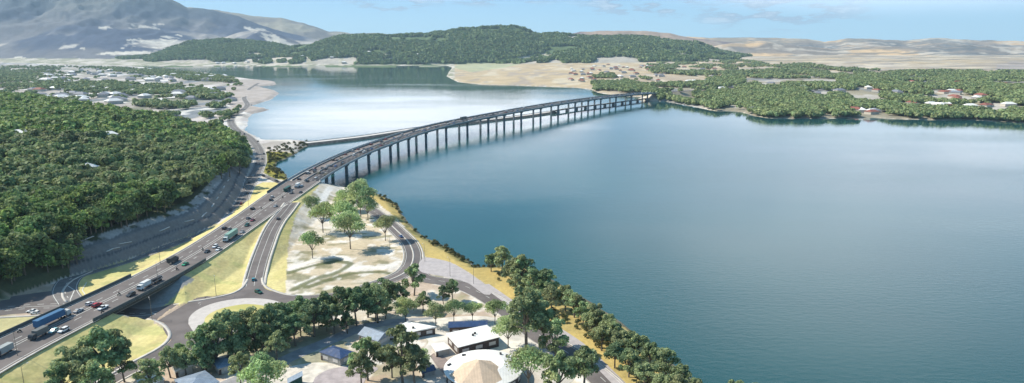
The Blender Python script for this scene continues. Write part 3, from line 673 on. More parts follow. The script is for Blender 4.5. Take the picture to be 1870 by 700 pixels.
q = line([(-60, 583), (0, 580), (73, 576), (120, 572)], 3.1); kerbs.add(*strip_mesh('', q, .8, -.8, .14, None, .3))
slab('plaza', smooth_poly([(771, 472), (783, 470.5), (821, 479), (854, 497), (890, 523), (898, 535), (885, 538), (854, 517), (823, 508), (787, 501), (768, 496), (765, 484)]), 3.13, M['paving'], 'pale paved plaza between the road bend and the shore')
pathl = line([(885, 520), (925, 548), (962, 577), (1008, 598), (1052, 626), (1085, 655), (1120, 690), (1180, 750)]); road('footpath', pathl, 2.6, -2.6, -.01, M['paving'], 'pale shore footpath')
slab('driveway', smooth_poly([(575, 690), (600, 675), (650, 668), (690, 672), (670, 690), (640, 730), (560, 740)]), 3.09, mat('driveway_surface', (.38, .33, .33), .9, .15, .3))
slab('driveway', smooth_poly([(785, 650), (798, 643), (815, 655), (832, 680), (825, 690), (805, 678)]), 3.09, mat('driveway_brown', (.25, .20, .18), .9, .15, .3))
slab('yard', smooth_poly([(430, 705), (520, 672), (585, 662), (640, 672), (600, 690), (560, 715), (470, 760)]), 3.07, mat('yard_surface', (.58, .53, .46), .9, .2, .3))
slab('yard', smooth_poly([(700, 600), (770, 585), (900, 580), (1000, 640), (1040, 700), (820, 720), (760, 660), (780, 620)]), 3.065, mat('school_yard', (.60, .56, .50), .9, .25, .12, dark=(.42, .36, .30)))
# median of the loop bend, bare park tracks
if len(loop_med) > 4: kerbs.add(*strip_mesh('', loop_med, .5, -.5, .06, None, .3))
o = kerbs.build('kerb', M['kerb']); tag(o, 'pale concrete kerbs and verges along the roads', kind='structure')
o = marks.build('road_markings', M['paint']); tag(o, 'white lane lines and dashes on the roads', kind='structure')

# road surface of the old highway in the shaded cutting: pale worn slabs
sl = Multi()
for x_, y_ in ((158, 436), (205, 450), (228, 444), (300, 418), (345, 402), (372, 390), (388, 375), (396, 362), (402, 352), (408, 342), (416, 330), (236, 412), (357, 361), (376, 348), (390, 340)):
    p = ground_px(x_, y_); i_ = int(np.argmin(np.hypot(hillfoot[:, 0] - p[0], hillfoot[:, 1] - p[1]))); i_ = min(max(i_, 1), 18); d_ = hillfoot[i_ + 1] - hillfoot[i_ - 1]; d_ = d_ / np.linalg.norm(d_) * 4.5; q = np.array([(p[0] - d_[0], p[1] - d_[1], 0), (p[0], p[1], 0), (p[0] + d_[0], p[1] + d_[1], 0)]); q[:, 2] = ground(q[:, 0], q[:, 1]); sl.add(*strip_mesh('', q, .8, -.8, .15, None, .3))
o = sl.build('path_slabs', mat('pale_slab', (.55, .54, .52), .9, .1, .3)); tag(o, 'pale slabs on the shaded road cutting', kind='structure')

# ------------------------------------------------------------------ overpass over the lower road
ov = thing('overpass', 'grey highway overpass with dark side barriers above the lower road', 'bridge', (float(lc[12, 0]), float(lc[12, 1]), 10))
base_ov = Vector(ov.location)
def local(V, root): V = np.array(V, float); V[:, :3] -= np.array(root); return V
def seg_between(p, y0, y1): return p[(p[:, 1] >= y0) & (p[:, 1] <= y1)]
sl_ = seg_between(lc, 281, 342); h_ = np.interp(sl_[:, 1], lc[:, 1], hw)
V, f = strip_mesh('', sl_, h_ + .4, -h_ - .4, -.03, None, 1.9); link('deck_slab', mesh_np('deck_slab', local(V, base_ov), f, M['girder']), ov)
def wall_on(p, d, w, hgt, z0=0):
    q = offset(p, d).copy(); q[:, 2] += hgt; return strip_mesh('', q, w / 2, -w / 2, 0, None, hgt - z0)
for sgn, (y0, y1) in ((1, (100, 333)), (-1, (276, 361))):
    q = seg_between(lc, y0, y1); hh_ = np.interp(q[:, 1], lc[:, 1], hw)
    V, f = wall_on(q, sgn * (hh_ + .75), .6, 1.5, -1.3); link('parapet', mesh_np('parapet', local(V, base_ov), f, M['parapet_dark']), ov)
for yy in (285.5, 338.5):
    c_ = lc[np.argmin(abs(lc[:, 1] - yy))]; mb = MB(); mb.box(c_[0] - base_ov.x, c_[1] - base_ov.y, -4.6, 27, 1.2, 5.6); mb.build('abutment', M['concrete'], ov)

# ------------------------------------------------------------------ the long bridge
bs = mr[i_ab0:i_ab1 + 1]; bc = main_c[i_ab0:i_ab1 + 1]; bw = bs[:, 3] / 2
br = thing('bridge', 'long curved concrete road bridge on tall twin piers crossing the estuary', 'bridge', (float(bc[0, 0]), float(bc[0, 1]), 0)); b0 = np.array(br.location)
V, f = strip_mesh('', bc, bw, -bw, 0, None, .5); link('deck', mesh_np('deck', local(V, b0), f, M['asphalt']), br)
for sgn in (-1, 1):      # two box girders
    q = offset(bc, sgn * bw * .52); q[:, 2] -= .5
    a1, a2, b1, b2 = offset(q, 5.8), offset(q, -5.8), offset(q, 3.2), offset(q, -3.2)
    b1[:, 2] -= 2.3; b2[:, 2] -= 2.3; n = len(q); V = np.vstack([a1, a2, b2, b1])[:, :3]; i = np.arange(n - 1)
    f = np.vstack([np.stack([k * n + i, k * n + i + 1, ((k + 1) % 4) * n + i + 1, ((k + 1) % 4) * n + i], 1) for k in range(4)])
    link('girder', mesh_np('girder', local(V, b0), f, M['girder']), br)
for d_, hgt, wd in ((-bw + .2, 1.15, .45), (bw - .2, 1.5, .45)):
    V, f = wall_on(bc, d_, wd, hgt, -.9); link('parapet', mesh_np('parapet', local(V, b0), f, M['concrete']), br)
V, f = wall_on(bc, bw - 4.6, .35, 1.0, .0); link('path_barrier', mesh_np('path_barrier', local(V, b0), f, M['parapet_dark']), br)
V, f = wall_on(bc, np.full(len(bc), cmed - 1.2), .4, 1.0, .0); link('median_barrier', mesh_np('median_barrier', local(V, b0), f, M['concrete']), br)
V, f = strip_mesh('', bc, bw - .5, bw - 4.3, .02, None); link('shared_path', mesh_np('shared_path', local(V, b0), f, M['kerb']), br)
mk = marks = Multi(); solid(bc, -bw + 1.3); solid(bc, bw - 5.6); dashes(bc, cmed - 1.2 + 5.2, 4, 7, .3); dashes(bc, cmed - 1.2 - 5.5, 4, 7, .3); dashes(bc, cmed - 1.2 - 9.2, 4, 7, .3)
link('lane_lines', mesh_np('lane_lines', local(np.vstack(mk.V), b0), np.vstack(mk.F), M['paint']), br)
piers_px = [608, 645, 683, 723, 754.5, 785.5, 823, 861, 898, 928, 958, 993, 1026, 1057, 1080, 1102, 1130, 1158, 1187, 1206]
bxp = proj(bs[:, 0], bs[:, 1], bs[:, 2])[0]; bsl = arclen(bc); PIER_S = []
tB, nB = frames(bc)
for px_ in piers_px:
    i = int(np.argmin(abs(bxp - px_))); PIER_S.append(bsl[i])
    pr = None
    for sgn in (-1, 1):
        c_ = bc[i, :2] + nB[i] * (sgn * bw[i] * .52); top = bc[i, 2] - 2.8; ang = math.atan2(tB[i, 1], tB[i, 0])
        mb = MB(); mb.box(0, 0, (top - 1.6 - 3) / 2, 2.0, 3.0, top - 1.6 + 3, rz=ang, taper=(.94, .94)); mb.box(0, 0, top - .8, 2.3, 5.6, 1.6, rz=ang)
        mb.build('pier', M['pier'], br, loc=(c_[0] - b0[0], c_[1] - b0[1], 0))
i = 0
mb = MB(); ang = math.atan2(tB[2, 1], tB[2, 0]); c_ = bc[1]
mb.box(c_[0] - b0[0], c_[1] - b0[1], c_[2] / 2 - .6, 1.8, bw[1] * 2 - 1, c_[2] - 1.3, rz=ang); mb.build('abutment', M['concrete'], br)
c_ = bc[-2]; ang = math.atan2(tB[-2, 1], tB[-2, 0]); mb = MB(); mb.box(c_[0] - b0[0], c_[1] - b0[1], c_[2] / 2 - .7, 2, bw[-1] * 2 - 1, c_[2] - 1.4, rz=ang); mb.build('abutment', M['concrete'], br)
# highway beyond the bridge, barrier wings at its near end
fe = mr[i_ab1:]; fc = main_c[i_ab1:]; road('far_road', fc, fe[:, 3] / 2, -fe[:, 3] / 2, 0, M['asphalt'], 'highway running on behind the far end of the bridge')
q = seg_between(lc, 528, 1e4); hh_ = np.interp(q[:, 1], lc[:, 1], hw); V, f = wall_on(q, hh_ + .8, .6, 1.6, -1.0)
o = link('barrier_wall', mesh_np('barrier_wall', V, f, M['parapet_dark'])); tag(o, 'dark side barrier along the highway just before the long bridge', 'barrier')

# ------------------------------------------------------------------ old causeway and old low bridge
cw = crom(np.array([[*P(a, b, 3), 3.2] for a, b in ((548, 262), (600, 256.5), (660, 249.5), (720, 240.5), (780, 231.5), (840, 224.5), (900, 217.5), (960, 210.5), (1010, 203.5))]), 5)
n = len(cw); jit = (fbm(np.arange(n) * .7, np.zeros(n), 3, 5) - .5) * 1.6; secs = []
for d_, z_ in ((11 + jit, -6.4), (7.0, -.7), (5.5, 0), (-5.5, 0), (-7.5, -.9), (-13.5 - jit, -6.4)):
    q = offset(cw, d_); q[:, 2] += z_ + (fbm(np.arange(n) * 1.3, np.zeros(n) + 2, 2, 8) - .5) * (.8 if z_ else 0); secs.append(q[:, :3])
V = np.vstack(secs); i = np.arange(n - 1); f = np.vstack([np.stack([k * n + i, k * n + i + 1, (k + 1) * n + i + 1, (k + 1) * n + i], 1) for k in range(5)])
mid_ = [1 if k == 2 else 0 for k in range(5) for _ in range(n - 1)]
o = link('causeway', mesh_np('causeway', V, f, [M['rock'], M['path']], midx=mid_)); tag(o, 'low rock causeway with a pale top running out beside the bridge', kind='structure')
q = offset(cw, 5.0); V, f = wall_on(q, 0, .3, .9); o = link('railing', mesh_np('railing', V, f, M['concrete'])); tag(o, 'pale rail along the lake side of the old causeway', 'railing')
obl = crom(np.array([[*P(a, b, 5), 5.5] for a, b in ((1008, 203), (1050, 196.5), (1100, 190.5), (1166, 182), (1195, 178.5), (1215, 176.5))]), 6)
ob = thing('old_bridge', 'low dark old bridge seen between the tall piers of the new one', 'bridge', (float(obl[0, 0]), float(obl[0, 1]), 0)); o0 = np.array(ob.location)
V, f = strip_mesh('', obl, 4.5, -4.5, 0, None, 1.5); link('deck', mesh_np('deck', local(V, o0), f, mat('old_deck', (.12, .12, .12), .9, .2, .2)), ob)
for k_ in range(4, len(obl) - 2, 6):
    mb = MB(); mb.box(obl[k_, 0] - o0[0], obl[k_, 1] - o0[1], .6, 1.2, 7, 6.4, rz=.9); mb.build('pier', M['pier'], ob)

# ------------------------------------------------------------------ vehicles
def car_meshes(kind):
    L, W, Hh = {'sedan': (4.7, 1.85, 1.45), 'hatchback': (4.2, 1.8, 1.5), 'suv': (4.8, 1.95, 1.75), 'ute': (5.3, 1.9, 1.75), 'van': (5.2, 2.0, 2.1)}[kind]
    x = L / 2
    bodies = {'sedan': ([(-x, .35), (-x, .85), (-x + .9, .95), (x - 1.2, .92), (x - .1, .72), (x, .35)], [(-x + .6, .93), (-x + 1.3, 1.4), (x - 2.3, 1.42), (x - 1.35, .93)]),
              'hatchback': ([(-x, .35), (-x, .95), (x - 1.1, .95), (x - .1, .72), (x, .35)], [(-x + .05, .95), (-x + .45, 1.46), (x - 2.1, 1.48), (x - 1.15, .95)]),
              'suv': ([(-x, .4), (-x, 1.1), (x - 1.1, 1.08), (x - .05, .9), (x, .4)], [(-x + .05, 1.08), (-x + .35, 1.72), (x - 2.1, 1.73), (x - 1.25, 1.06)]),
              'ute': ([(-x, .45), (-x, 1.05), (x - 1.1, 1.05), (x - .05, .9), (x, .45)], [(-x + 2.0, 1.04), (-x + 2.15, 1.7), (x - 2.0, 1.72), (x - 1.25, 1.04)]),
              'van': ([(-x, .4), (-x, 1.2), (x - .8, 1.2), (x - .05, 1.0), (x, .4)], [(-x + .03, 1.18), (-x + .1, 2.05), (x - 1.5, 2.07), (x - .8, 1.18)])}[kind]
    mb = MB(); mb.prof(bodies[0], W, top_w=W * .96, zref=(.4, 1.1))
    c = bodies[1]; zt = c[1][1]; mb.prof([(c[1][0] + .05, zt - .04), (c[1][0] + .1, zt + .04), (c[2][0] - .1, zt + .04), (c[2][0] - .05, zt - .04)], W * .80)
    body = mb.mesh(kind + '_body', M['carpaint'])
    mb = MB(); mb.prof(bodies[1], W * .94, top_w=W * .78, zref=(c[0][1], zt)); glass = mb.mesh(kind + '_windows', M['glass'])
    r = .33 if kind in ('sedan', 'hatchback') else .38
    mb = MB(); mb.cyl((0, -.12, 0), (0, .12, 0), r, r, 12); wheel = mb.mesh('wheel', M['tyre'])
    mb = MB(); mb.box(0, 0, 0, .08, .38, .16); hl = mb.mesh('headlight', M['chrome'])
    mb = MB(); mb.box(0, 0, 0, .08, .34, .16); tl = mb.mesh('tail_light', M['red_light'])
    one = MB(); one.prof(bodies[0], W, 0, W * .96, (.4, 1.1)); one.prof(bodies[1], W * .94, 1, W * .78, (c[0][1], zt)); one.prof([(c[1][0] + .05, zt - .04), (c[1][0] + .1, zt + .04), (c[2][0] - .1, zt + .04), (c[2][0] - .05, zt - .04)], W * .80, 0)
    for sx in (-1, 1):
        for sy in (-1, 1): one.cyl((sx * (x - .85), sy * W / 2 - .1 * sy - .1, r), (sx * (x - .85), sy * W / 2 - .1 * sy + .1, r), r, r, 8, 2)
    single = one.mesh(kind + '_small', [M['carpaint'], M['glass'], M['tyre']])
    return dict(L=L, W=W, r=r, body=body, glass=glass, wheel=wheel, hl=hl, tl=tl, single=single)
CARS = {k: car_meshes(k) for k in ('sedan', 'hatchback', 'suv', 'ute', 'van')}
COL = {'white': (.75, .75, .74), 'silver': (.42, .44, .46), 'grey': (.16, .17, .18), 'dark grey': (.05, .055, .06), 'black': (.015, .016, .018), 'dark red': (.22, .02, .03), 'red': (.42, .03, .04), 'teal': (.05, .30, .36),
       'green': (.03, .30, .14), 'dark green': (.02, .10, .07), 'blue': (.04, .12, .32), 'pale teal': (.35, .55, .55), 'tan': (.35, .28, .18)}
NAME = {'sedan': 'parked_car', 'hatchback': 'hatchback_car', 'suv': 'suv', 'ute': 'pickup_truck', 'van': 'van'}
NAME['sedan'] = 'sedan_car'
WORD = {'sedan': 'sedan', 'hatchback': 'hatchback', 'suv': 'SUV', 'ute': 'pickup', 'van': 'van'}
def paintcol(o, c): o.color = (*COL[c], 1)
def make_car(kind, colour, loc, rz, label, group, detail=True):
    m = CARS[kind]; cat = {'ute': 'pickup truck', 'van': 'van'}.get(kind, 'car')
    if not detail:
        o = link(NAME[kind], m['single'], None, loc, rz); paintcol(o, colour); return tag(o, label, cat, group)
    t = thing(NAME[kind], label, cat, loc, rz, group)
    paintcol(link('body', m['body'], t), colour); link('windows', m['glass'], t)
    x = m['L'] / 2
    for sx in (-1, 1):
        for sy in (-1, 1): link('wheel', m['wheel'], t, (sx * (x - .85), sy * (m['W'] / 2 - .1), m['r']))
    for sy in (-1, 1):
        link('headlight', m['hl'], t, (x - .06, sy * (m['W'] / 2 - .32), .68)); link('tail_light', m['tl'], t, (-x, sy * (m['W'] / 2 - .3), .78))
    return t
def wheel_truck(t, xs, w, r=.5):
    for x in xs:
        for sy in (-1, 1):
            mb = MB(); mb.cyl((0, -.18, 0), (0, .18, 0), r, r, 12); mb.build('wheel', M['tyre'], t, loc=(x, sy * (w / 2 - .2), r))
def tmat(name, c, rough=.5): return mat(name, c, rough, .08, .5)
def make_truck(kind, cab_c, box_c, loc, rz, label, group='trucks on the highway'):
    t = thing({'semi': 'semi_trailer_truck', 'box': 'box_truck', 'tanker': 'flatbed_truck', 'bus': 'bus'}[kind], label, 'bus' if kind == 'bus' else 'truck', loc, rz, group)
    cm, bm_ = tmat('cab_paint', cab_c), tmat('box_paint', box_c)
    def cab(x0, L=2.4, h=2.9):
        mb = MB(); mb.prof([(x0 - L / 2, .6), (x0 - L / 2, h), (x0 + L / 2 - .5, h), (x0 + L / 2 - .05, 1.9), (x0 + L / 2, .6)], 2.4); mb.build('cab', cm, t)
        mb = MB(); mb.prof([(x0 + L / 2 - .52, h - .15), (x0 + L / 2 - .42, h - .12), (x0 + L / 2 + .02, 1.95), (x0 + L / 2 - .08, 1.9)], 2.1); mb.build('windscreen', M['glass'], t)
        mb = MB(); mb.box(x0 + L / 2 + .08, 0, .85, .2, 2.3, .4); mb.build('bumper', M['parapet_dark'], t)
    if kind == 'semi':
        cab(7.6); mb = MB(); mb.box(6.1, 0, 3.05, .8, 2.3, .9, taper=(.4, .9)); mb.build('air_deflector', cm, t)
        mb = MB(); mb.box(-1.6, 0, 2.7, 14.2, 2.55, 2.9); mb.box(-1.6, 0, 4.18, 14.3, 2.6, .1); mb.build('trailer', bm_, t); mb = MB(); mb.box(-1.2, 0, 1.05, 14.8, 1.1, .3); mb.build('chassis', M['parapet_dark'], t)
        wheel_truck(t, (8.0, 4.9, 3.7, -5.2, -6.5, -7.8), 2.5)
    elif kind == 'box':
        cab(2.9, 2.0, 2.5); mb = MB(); mb.box(-1.2, 0, 2.15, 5.9, 2.45, 2.5); mb.box(-1.2, 0, 3.43, 6.0, 2.5, .06); mb.build('cargo_box', bm_, t); mb = MB(); mb.box(-.2, 0, .75, 7, 1, .25); mb.build('chassis', M['parapet_dark'], t); wheel_truck(t, (2.9, -2.6), 2.4, .46)
    elif kind == 'tanker':
        cab(7.2, 2.3, 2.8); mb = MB(); mb.box(3.1, 0, 2.35, 5.2, 2.4, 2.2); mb.build('cargo_box', cm, t)
        mb = MB(); mb.box(-4.2, 0, 1.25, 8, 2.5, .3); mb.box(-.4, 0, 2.1, .2, 2.5, 1.5); mb.box(-8.1, 0, 1.9, .2, 2.5, 1.1); mb.build('flatbed', bm_, t)
        mb = MB(); mb.box(-2.5, 0, 1.95, 2.6, 2.1, 1.1); mb.box(-5.9, 0, 1.8, 2.9, 2.0, .8); mb.build('load', M['vent'], t)
        mb = MB(); mb.box(-.3, 0, .9, 15, 1, .25); mb.build('chassis', M['parapet_dark'], t); wheel_truck(t, (7.3, 2.4, 1.2, -2.4, -6.0, -7.2), 2.45)
    else:
        mb = MB(); mb.prof([(-6.1, .45), (-6.1, 3.1), (-5.9, 3.25), (5.8, 3.25), (6.05, 3.0), (6.15, .45)], 2.5); mb.build('body', bm_, t)
        mb = MB()
        for sy in (-1, 1): mb.box(0, sy * 1.26, 2.2, 11.2, .04, .9)
        mb.box(6.13, 0, 2.1, .06, 2.2, 1.4); mb.build('windows', M['glass'], t); wheel_truck(t, (4.2, -3.6), 2.5)
    return t
def rider_mesh():
    me = bpy.data.meshes.new('person'); pts = [(-.15, 0, .85), (-.02, 0, 1.15), (.08, 0, 1.4), (.12, 0, 1.55), (.16, 0, 1.68), (.1, .2, 1.38), (.35, .28, 1.15), (.55, .3, 1.05), (.1, -.2, 1.38), (.35, -.28, 1.15), (.55, -.3, 1.05), (.2, .17, .8), (-.05, .2, .45), (.2, -.17, .8), (-.05, -.2, .45)]
    ed = [(0, 1), (1, 2), (2, 3), (3, 4), (2, 5), (5, 6), (6, 7), (2, 8), (8, 9), (9, 10), (0, 11), (11, 12), (0, 13), (13, 14)]
    rad = [.17, .19, .18, .07, .15, .08, .06, .045, .08, .06, .045, .10, .07, .10, .07]
    me.from_pydata(pts, ed, []); o = bpy.data.objects.new('tmp', me); col.objects.link(o); sk = o.modifiers.new('s', 'SKIN')
    for i, v in enumerate(me.skin_vertices[0].data): v.radius = (rad[i], rad[i]); v.use_root = i == 0
    o.modifiers.new('u', 'SUBSURF').levels = 1
    dg = bpy.context.evaluated_depsgraph_get(); r = bpy.data.meshes.new_from_object(o.evaluated_get(dg)); bpy.data.objects.remove(o)
    r.materials.clear(); r.materials.append(M['skin']); r.polygons.foreach_set('use_smooth', [True] * len(r.polygons)); return r
RIDER = rider_mesh()
_b = MB(); _b.prof([(-.8, .6), (-.9, .85), (-.2, .8), (.1, 1.0), (.45, .95), (.6, .6), (.2, .35), (-.3, .35)], .34); _b.box(.52, 0, 1.05, .08, .75, .06); MOTO_BODY = _b.mesh('motorcycle_body', M['parapet_dark'])
_b = MB(); _b.cyl((0, -.07, 0), (0, .07, 0), .32, .32, 12); MOTO_WHEEL = _b.mesh('wheel', M['tyre'])
def make_moto(loc, rz, label, where):
    t = thing('motorcycle', label, 'motorcycle', loc, rz, 'motorcycles on the highway'); link('body', MOTO_BODY, t)
    for x in (-.72, .72): link('wheel', MOTO_WHEEL, t, (x, 0, .32))
    o = link('person', RIDER, None, loc, rz); tag(o, 'dark clad rider on the motorcycle ' + where, 'person', 'motorcycle riders')
def tangent_at(p, x, y):
    i = int(np.argmin(np.hypot(p[:, 0] - x, p[:, 1] - y))); i = min(max(i, 1), len(p) - 2); d = p[i + 1, :2] - p[i - 1, :2]; return math.atan2(d[1], d[0]), p[i, 2]
LINES = {'main': main_c, 'ramp': ramp, 'loop': loop, 'under': under, 'left': leftrd, 'lower': lower, 'slip': slip}
def spot(px, py, ln, up):
    z = 3.1
    for _ in range(4):
        x, y = P(px, py, z + .7); a, z = tangent_at(LINES[ln], x, y)
    if not up: a += math.pi
    if ln in ('left', 'under'): z = float(ground(x, y)) if ln == 'left' else z
    return (float(x), float(y), float(z) + .05), a
GV = 'vehicles on the highway'
L_ = [  # px, py, line, heading away, kind, colour, label
 (98, 604, 'main', 0, 'hatchback', 'pale teal', 'pale teal hatchback beside the long blue semi trailer'),
 (116, 603, 'main', 0, 'suv', 'white', 'white SUV just ahead of the blue trailer, in the outer lane'),
 (143, 567, 'main', 1, 'sedan', 'silver', 'silver sedan just in front of the blue semi truck'),
 (177, 557, 'main', 1, 'suv', 'red', 'dark pink red SUV beside a white pickup on the overpass'),
 (164, 554, 'main', 1, 'hatchback', 'white', 'small white hatchback right behind the red SUV'),
 (188, 562, 'main', 0, 'ute', 'white', 'white pickup over the end of the dark overpass barrier'),
 (239, 538, 'main', 0, 'suv', 'dark grey', 'dark grey SUV alone in mid overpass behind the white pickup'),
 (338, 482, 'main', 0, 'sedan', 'green', 'bright green sedan beside the dark barrier end'),
 (378, 459, 'main', 0, 'sedan', 'dark grey', 'dark grey sedan leading two white cars'),
 (393, 450, 'main', 0, 'suv', 'white', 'white SUV side by side with a white sedan near the green semi truck'),
 (399, 455, 'main', 0, 'sedan', 'white', 'white sedan nearer the lawn, beside a white SUV'),
 (410, 417, 'main', 1, 'suv', 'black', 'black SUV leading a dark sedan past the green semi truck'),
 (419, 418, 'main', 1, 'sedan', 'grey', 'grey sedan beside the black SUV above the green semi truck'),
 (442, 423, 'main', 0, 'sedan', 'silver', 'silver sedan right behind the green semi truck'),
 (451, 411, 'main', 0, 'suv', 'dark green', 'dark green SUV behind the silver sedan'),
 (453, 398, 'main', 1, 'sedan', 'grey', 'grey sedan side by side with a dark red car'),
 (461, 402, 'main', 0, 'sedan', 'dark red', 'dark red sedan beside a grey sedan'),
 (461, 381, 'main', 1, 'suv', 'dark grey', 'dark grey SUV alone near the lawn side, before the lamp post'),
 (503, 376, 'main', 0, 'sedan', 'silver', 'silver sedan just past the place where the ramp splits off'),
 (495, 365, 'main', 1, 'suv', 'black', 'black SUV following a white hatchback below the dark bus'),
 (497, 359, 'main', 1, 'hatchback', 'white', 'white hatchback ahead of a black SUV below the dark bus'),
 (532, 352, 'main', 0, 'suv', 'grey', 'grey SUV alongside the dark green bus'),
 (549, 351, 'main', 0, 'sedan', 'black', 'black sedan entering the ramp lane from the bridge'),
 (551, 339, 'main', 0, 'hatchback', 'white', 'white hatchback beside the white box truck'),
 (508, 399, 'ramp', 0, 'sedan', 'dark grey', 'dark grey sedan going down the exit ramp'),
 (463, 510, 'ramp', 0, 'hatchback', 'teal', 'bright teal hatchback at the foot of the exit ramp'),
 (472, 533, 'under', 0, 'suv', 'dark green', 'dark green SUV entering the roundabout'),
 (64, 571, 'under', 1, 'hatchback', 'white', 'white hatchback waiting at the junction left of the overpass'),
 (58, 568, 'under', 1, 'sedan', 'white', 'white sedan beside the hatchback at the junction left of the overpass'),
 (732, 431, 'loop', 0, 'sedan', 'blue', 'dark blue sedan driving on the straight of the loop road'),
 (751, 487, 'loop', 0, 'sedan', 'silver', 'silver sedan in the bend of the loop road by the plaza'),
 (677, 376, 'loop', 1, 'van', 'dark grey', 'dark grey van on the loop road behind the park trees'),
 (505, 331, 'slip', 1, 'van', 'dark grey', 'dark van on the slip road beside the bridge approach'),
 (563, 316, 'main', 1, 'van', 'white', 'white van at the near end of the bridge, path side'),
 (573, 310, 'main', 1, 'suv', 'silver', 'silver SUV just past a white van at the near end of the bridge'),
 (561, 331, 'main', 0, 'suv', 'black', 'black SUV at the near end of the bridge, in the middle lanes'),
 (546, 327, 'main', 1, 'suv', 'dark grey', 'dark grey SUV beside the parapet just past the dark bus'),
 (577, 324, 'main', 0, 'sedan', 'white', 'white sedan in the kerb lane over the near abutment'),
]
for px_, py_, ln, up, kind, c_, lab in L_:
    loc, a = spot(px_, py_, ln, up); make_car(kind, c_, loc, a, lab, 'cars on the interchange roads')
for px_, py_, ln, up, kind, cc_, bc_, lab in [
 (97, 586, 'main', 1, 'semi', (.5, .5, .48), (.05, .14, .26), 'long blue semi trailer truck climbing onto the overpass'),
 (70, 613, 'main', 0, 'box', (.06, .065, .07), (.14, .145, .14), 'dark grey box truck beside the back of the blue semi truck'),
 (5, 645, 'main', 0, 'box', (.1, .1, .11), (.33, .35, .34), 'light grey box truck leaving at the edge of the picture'),
 (274, 519, 'main', 0, 'tanker', (.62, .63, .62), (.22, .23, .24), 'white truck with a loaded grey flatbed in the middle of the overpass'),
 (316, 477, 'main', 1, 'box', (.05, .05, .055), (.075, .07, .065), 'almost black box truck past the overpass, on the far lanes'),
 (421, 434, 'main', 0, 'semi', (.55, .6, .58), (.22, .36, .30), 'green semi trailer truck with white cab between the lawns'),
 (543, 341, 'main', 0, 'box', (.5, .5, .5), (.62, .62, .6), 'white box truck close behind the dark green bus'),
]:
    loc, a = spot(px_, py_, ln, up); make_truck(kind, cc_, bc_, loc, a, lab)
loc, a = spot(525, 347, 'main', 1); make_truck('bus', (.1, .1, .1), (.03, .09, .075), loc, a, 'dark green bus where the highway meets the long bridge', 'buses')
for px_, py_, up, wh in [(35, 604, 1, 'near the picture edge, beside the long dark barrier'), (187, 569, 0, 'next to the white pickup on the overpass'), (217, 537, 1, 'alone on the far lanes of the overpass'),
                     (323, 491, 0, 'following the bright green sedan'), (370, 455, 1, 'next to the dark grey sedan and two white cars'), (477, 380, 0, 'between the dark grey SUV and silver sedan'), (516, 360, 0, 'below the dark green bus')]:
    loc, a = spot(px_, py_, 'main', up); make_moto(loc, a, 'dark motorcycle ' + wh, wh)
# old road at the wood's edge
lf = [(482, 281, 'black', 'suv'), (479, 290, 'dark grey', 'sedan'), (473, 291, 'silver', 'sedan'), (474, 300, 'black', 'sedan'), (468, 298, 'grey', 'suv'), (481, 321, 'black', 'sedan'), (446, 245, 'dark grey', 'van'), (471, 258, 'black', 'suv'), (449, 342, 'grey', 'sedan'), (455, 333, 'dark grey', 'suv'), (434, 371, 'black', 'sedan'), (441, 372, 'dark red', 'suv'), (421, 382, 'dark grey', 'sedan'), (462, 320, 'white', 'sedan'), (452, 352, 'black', 'hatchback')]
od = ['first', 'second', 'third', 'fourth', 'fifth', 'sixth', 'seventh', 'eighth', 'ninth', 'tenth', 'eleventh', 'twelfth', 'thirteenth', 'fourteenth', 'fifteenth', 'sixteenth', 'seventeenth', 'eighteenth', 'nineteenth', 'twentieth']
od += ['twenty-' + w for w in od[:9]] + ['thirtieth'] + ['thirty-' + w for w in od[:9]] + ['fortieth']
lf.sort(key=lambda q: -q[1])
for k_, (px_, py_, c_, kind) in enumerate(lf):
    loc, a = spot(px_, py_, 'left' if px_ != 481 else 'slip', k_ % 2); make_car(kind, c_, loc, a, f'{c_} {WORD[kind]}, {od[k_]} car up the old road below the wood', 'cars on the old road below the wood', False)
# traffic on the bridge
used = set(); lanes = [('path side', 'outer', bw.mean() - 7.4, 1), ('path side', 'inner', cmed + 1.6, 1), ('open water side', 'inner', cmed - 4.0, 0), ('open water side', 'middle', cmed - 7.9, 0), ('open water side', 'outer', -bw.mean() + 3.2, 0)]
total = bsl[-1]; cs = ['black', 'dark grey', 'grey', 'silver', 'white', 'black', 'dark grey', 'dark red', 'blue', 'tan', 'white', 'grey']; rb = random.Random(3)
for li, (side, lane, d_, up) in enumerate(lanes):
    s_ = 26 + rb.random() * 12; q = offset(bc, d_)
    while s_ < total - 8:
        bay = int(np.searchsorted(PIER_S, s_)); kind = rb.choice(['sedan', 'suv', 'hatchback', 'suv', 'van', 'ute']); c_ = rb.choice(cs)
        for _ in range(30):
            if (side, lane, bay, c_, kind) not in used: break
            kind = rb.choice(list(CARS)); c_ = rb.choice(list(COL))
        used.add((side, lane, bay, c_, kind))
        x, y, z = [float(np.interp(s_, bsl, q[:, j])) for j in range(3)]; a, _z = tangent_at(bc, x, y)
        where = f'before the {od[bay]} pier' if bay < 20 else 'past the last pier'
        make_car(kind, c_, (x, y, z + .02), a + (0 if up else math.pi), f'{c_} {WORD[kind]} {where}, {lane} lane, {side} of bridge', 'cars crossing the long bridge', False)
        s_ += rb.choice([11, 14, 19, 26, 34, 48, 62]) * (1.0 if s_ < 500 else 1.25)
x, y, z = [float(np.interp(455, bsl, offset(bc, lanes[0][2])[:, j])) for j in range(3)]; a, _z = tangent_at(bc, x, y)
make_truck('semi', (.2, .2, .2), (.10, .12, .12), (x, y, z), a, 'dark tall trailer truck alone halfway along the bridge')

